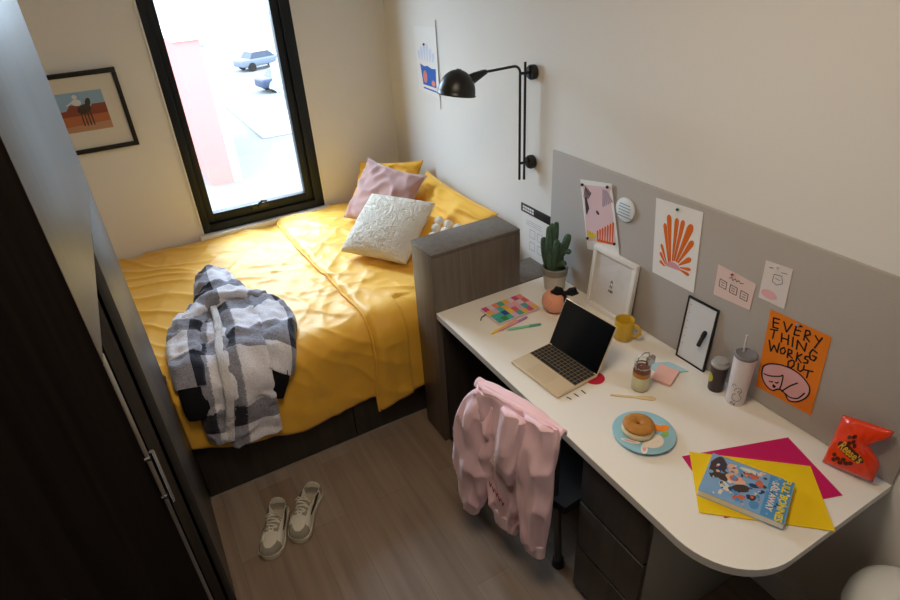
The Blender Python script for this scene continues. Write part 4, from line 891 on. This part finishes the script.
# whiteboard and marker
wb = thing('whiteboard', 'small black-edged whiteboard leaning on the grey board', 'whiteboard', (0, 0, 0)); onwall(wb, -2.514, Z, math.radians(-3.2), 0, .028)
b = B(); 
for x0, x1, y0, y1 in ((-.063, .063, .248, .254), (-.063, .063, 0, .006), (-.063, -.057, .006, .248), (.057, .063, .006, .248)): box(b, x0, x1, y0, y1, -.004, .005, .001)
ob('frame', b, BLACKM, wb)
b = B(); box(b, -.058, .058, .005, .249, -.003, .002); ob('board', b, mat('whiteboard_white', '#d5d6da', .25, .5), wb, 0)
b = B()
for k in range(6): poly(b, ell(-.046, .225-.032*k, .002, .002, 8), .0024)
ob('dot_print', b, flatm('grey_ink', '#6e6a78'), wb, 0)
mk = thing('whiteboard_marker', 'short black marker stuck on the small whiteboard', 'marker', (0, 0, 0)); onwall(mk, -2.543, Z+.102, math.radians(-3.2), -.22, .033)
b = B(); tube(b, [(0, 0, .008), (0, .042, .008)], .0075, 12); ob('barrel', b, BLACK, mk); b = B(); tube(b, [(0, .042, .008), (0, .060, .008), (0, .066, .008)], [.0085, .0085, .006], 12); ob('cap', b, BLACKM, mk)
# can and tumbler
cn = thing('lidded_cup', 'small dark brown cup with a clear lid next to the white tumbler', 'cup', (-.068, -2.657, Z)); cn.scale = (.82, .82, 1)
b = B(); lathe(b, [(.001, 0), (.028, 0), (.030, .004), (.034, .100)], 36); ob('body', b, mat('dark_brown_cup', '#3b2c2e', .45, .4), cn, 50)
b = B(); lathe(b, [(.0345, .1003), (.036, .102), (.036, .108), (.031, .112), (.028, .122), (.020, .125)], 36); ob('lid', b, mat('smoky_lid', '#9a9694', .25, .5), cn, 50)
b = B(); secs = []
for j in range(-6, 7):
    z = .055+.020*math.sin(j/6*math.pi/2); w_ = .62*math.cos(j/6*math.pi/2)+.001; rr_ = .0305+.0036*(z/.1)+.0006
    secs.append([Vector((rr_*math.cos(2.6+w_*t), rr_*math.sin(2.6+w_*t), z)) for t in [-1+2*i/10 for i in range(11)]])
rings(b, secs, False); ob('round_label', b, flatm('olive_yellow', '#b9b145'), cn, 180)
tm = thing('tumbler', 'tall white tumbler with a black line doodle, lid and straw', 'tumbler', (-.068, -2.735, Z)); tm.scale = (.88, .88, 1)
b = B(); lathe(b, [(.001, 0), (.031, 0), (.033, .004), (.0385, .185)], 40); ob('body', b, mat('tumbler_white', '#e0d8da', .4, .4), tm, 50)
b = B(); lathe(b, [(.0388, .1853), (.040, .187), (.040, .194), (.035, .197), (.030, .193), (.002, .192)], 40); ob('lid', b, mat('grey_clear_lid', '#77757a', .2, .5), tm, 50)
b = B(); tube(b, [(.005, .012, .10), (.010, .020, .252)], .0035, 10); ob('straw', b, mat('pale_straw', '#cfc8cc', .3), tm)
def around(pts, wid, z=.0004):
    b = B(); ribbon(b, pts, wid)
    for v in b.verts:
        a = 3.72+v.co.x/.036; r_ = .0331+.0055*(v.co.y/.185)+z+v.co.z; v.co = Vector((r_*math.cos(a), r_*math.sin(a), v.co.y))
    return b
b = around(cr([(-.012, .065), (-.004, .078), (.008, .076), (.014, .064), (.008, .052), (.018, .042), (.014, .028), (.0, .024), (-.012, .030), (-.014, .046), (-.004, .054)], 60), .0016)
merge(b, around(cr([(-.010, .020), (-.016, .010), (-.006, .014), (-.002, .006), (.002, .016)], 24), .0016, .0006)); merge(b, around(cr([(-.016, .078), (-.022, .084), (-.016, .090), (-.008, .084)], 20), .0016, .0006)); merge(b, around(ell(.006, .064, .004, .004, 14)+[(.010, .064)], .0014, .0008))
ob('line_doodle', b, INK, tm, 0)
# folders and book
def rectpaper(name, label, cat, c, w_, h_, ang, z, m, th=.0012):
    r = thing(name, label, cat, (c[0], c[1], z), ang); b = B(); box(b, -w_/2, w_/2, -h_/2, h_/2, 0, th, .0003, 1); ob('card', b, m, r, 0); return r
rectpaper('card_folder', 'magenta card folder lying under the yellow one', 'folder', (-.277, -2.980), .348, .227, math.atan2(-.117, .328), Z+.0004, flatm('magenta_card', '#c2185f', .5))
rectpaper('card_folder', 'bright yellow card folder under the paperback book', 'folder', (-.3255, -3.009), .330, .225, math.atan2(-.2265, .248), Z+.002, flatm('yellow_card', '#e8c313', .5))
bk = thing('paperback_book', 'blue illustrated paperback lying on the yellow folder', 'book', (-.3635, -3.0, Z+.0036), math.atan2(-.193, .093))
b = B(); box(b, -.107, .107, -.0785, .080, .001, .020, .0006, 1); ob('page_block', b, mat('book_pages', '#ece6da', .8), bk, 0)
bm_ = [flatm('book_blue', '#7fa6cf', .35), flatm('book_brown', '#4a3a34', .35), flatm('book_peach', '#dcae94', .35), flatm('book_sky', '#4f8fc4', .35), flatm('book_coral', '#c8664e', .35), flatm('book_cream', '#d8d2c6', .35), flatm('book_yellow', '#e3cf2e', .35), flatm('book_navy', '#27416b', .35)]
b = B(); box(b, -.108, .108, -.080, .081, 0, .001, 0, 1, 0); box(b, -.108, .108, -.080, .081, .020, .0212, .0003, 1, 0); box(b, -.108, .108, .080, .0815, 0, .0212, 0, 1, 0)
zc = .0214
poly(b, [(.048, -.078), (.106, -.078), (.106, .078), (.048, .078)], zc, 3)
rb = random.Random(11)
def blob(cx, cy, rx, ry, mi, dz, rot=0):
    poly(b, [(cx+(x-cx)*(1+.25*nz(x*60, y*60, mi)), cy+(y-cy)*(1+.25*nz(x*60, y*60, mi+3))) for x, y in ell(cx, cy, rx, ry, 20, rot)], zc+dz, mi)
blob(-.082, .030, .022, .044, 1, .0002); blob(-.080, .040, .010, .018, 7, .0004); blob(-.045, .045, .014, .02, 2, .0003, .4); blob(-.060, .008, .018, .02, 1, .0003)
blob(-.030, .010, .030, .016, 2, .0004, -.2); blob(-.010, -.015, .024, .014, 1, .0005, .5); blob(-.035, .012, .012, .010, 4, .0006); blob(.005, .045, .020, .010, 4, .0003, .3); blob(-.050, -.030, .012, .02, 5, .0004, .8)
blob(.015, .012, .012, .008, 7, .0005); blob(.02, -.035, .014, .008, 1, .0004, 1.0); blob(.028, .025, .01, .014, 4, .0004); blob(-.01, -.05, .018, .010, 4, .0005, .6); blob(.03, -.055, .012, .016, 3, .0003); blob(-.09, -.045, .012, .022, 0, .0003); blob(.0, .062, .03, .008, 5, .0003)
for k in range(70): blob(rb.uniform(-.10, .045), rb.uniform(-.072, .072), rb.uniform(.002, .008), rb.uniform(.002, .006), rb.choice([5, 7, 1, 0, 4, 2, 3, 0, 3]), .0008+.00002*k, rb.random()*3)
for k in range(24): blob(rb.uniform(.05, .104), rb.uniform(-.074, .074), rb.uniform(.002, .006), rb.uniform(.002, .005), rb.choice([0, 5, 7, 0]), .0004+.00001*k, rb.random()*3)
ob('cover', b, bm_, bk, 0)
b = B()
for s, x, sz, mi in (('FULL BONNES', .090, .0255, 6), ('SAIL AWAY', .064, .022, 5)):
    t = text_bm(s, sz, 0, mi, bold=.0008)
    for v in t.verts: v.co = Vector((x+v.co.y, -v.co.x, zc+.0024))
    merge(b, t)
ob('title_lettering', b, bm_, bk, -1)
# candy bag
cb_ = thing('candy_bag', 'crumpled bright orange-red candy bag leaning on the board at the desk end', 'snack bag', (-.055, -3.105, Z))
CAN = mat('candy_foil', '#e03a14', .28, .5, coat=.3)
TLc, TRc, BRc, BLc = Vector((-.040, -3.035, .905)), Vector((-.035, -3.158, .938)), Vector((-.060, -3.168, .770)), Vector((-.085, -3.045, .752))
b = B(); n = 30; nr = (TLc-BLc).cross(TRc-BLc).normalized(); nr = -nr if nr.x > 0 else nr; ori = Vector((-.055, -3.105, Z)); G = []
def bagpt(u, v, lift=0):
    neck = 1-.30*math.exp(-((v-.62)/.16)**2)*max(0, u-.3)/.7
    uu = u*neck if u > .0 else u
    p = BLc*(1-uu)*(1-v)+BRc*uu*(1-v)+TLc*(1-uu)*v+TRc*uu*v-ori
    k = max(0, (1-(2*u-1)**2)*(1-(2*v-1)**2))**.5
    wv = .004*nz(u*5, v*5, 2)+.003*max(0, ridge(u*5+v*3, v*4, 7))
    return p, k, wv
def front(u, v, lift=0): p, k, wv = bagpt(u, v); return p+nr*(.020*k+wv*min(1, k*2)+lift)
vf = [[b.verts.new(front(i/n, j/n)) for i in range(n+1)] for j in range(n+1)]
vk = [[vf[j][i] if i in (0, n) or j in (0, n) else b.verts.new((lambda q: q[0]-nr*.012*q[1])(bagpt(i/n, j/n))) for i in range(n+1)] for j in range(n+1)]
for j in range(n):
    for i in range(n):
        b.faces.new((vf[j][i], vf[j][i+1], vf[j+1][i+1], vf[j+1][i])); b.faces.new((vk[j][i], vk[j+1][i], vk[j+1][i+1], vk[j][i+1]))
ob('bag', b, CAN, cb_, 180)
b = B()
def onbag(t, mi=0, lift=.0012):
    for v in t.verts: v.co = front(.5+v.co.x, .5+v.co.y, lift+v.co.z)
    return t
def disc(cx, cy, rx, ry, rot=0):
    t = B(); rg = [[t.verts.new((p[0], p[1], 0)) for p in ell(cx, cy, rx*q, ry*q, 24, rot)] for q in (.02, .25, .5, .75, 1)]
    for a, c in zip(rg, rg[1:]):
        for i in range(24): t.faces.new((a[i], c[i], c[(i+1) % 24], a[(i+1) % 24]))
    return t
for cx, cy in ((-.14, .18), (-.04, .22), (0, .12), (-.09, .08), (.06, .06), (-.30, -.24), (-.20, -.28), (-.09, -.26), (-.02, -.31), (.05, -.28), (-.13, -.34), (-.27, -.33)): merge(b, onbag(disc(cx, cy, .05, .04, rng.random())))
merge(b, onbag(disc(-.02, -.08, .30, .10, -.35), 0, .0010)); ob('cup_print', b, mat('chocolate_print', '#4a1c10', .4), cb_, -1)
t = text_bm("Reese's", .235, 0, 0, shear=.25, bold=.006)
for v in t.verts: x, y = v.co.x, v.co.y; c, s = math.cos(-.35), math.sin(-.35); v.co = Vector((x*c*.72-y*s-.02, x*s*.72+y*c-.08, 0))
onbag(t, 0, .0030); ob('lettering', t, flatm('gold_print', '#d8a63a', .35), cb_, -1)
# bin beyond the desk end
bn = thing('pedal_bin', 'white domed bin on the floor past the rounded desk end', 'bin', (-.125, -3.36, 0)); bn.scale = (.95, .95, 1.22)
b = B(); lathe(b, [(.115, 0), (.120, .01), (.128, .36)], 48); ob('body', b, WHITE, bn, 50)
b = B(); lathe(b, [(.132, .361), (.134, .37), (.132, .40)]+[(.130*math.cos(a), .40+.075*math.sin(a)) for a in [math.pi/2*k/10 for k in range(1, 10)]]+[(.002, .475)], 48); ob('domed_lid', b, mat('bin_white', '#e9ecee', .35, .5), bn, 50)
b = B(); box(b, -.19, -.11, -.03, .03, .01, .025, .004); ob('pedal', b, mat('grey_plastic', '#9a9a9a', .5), bn)
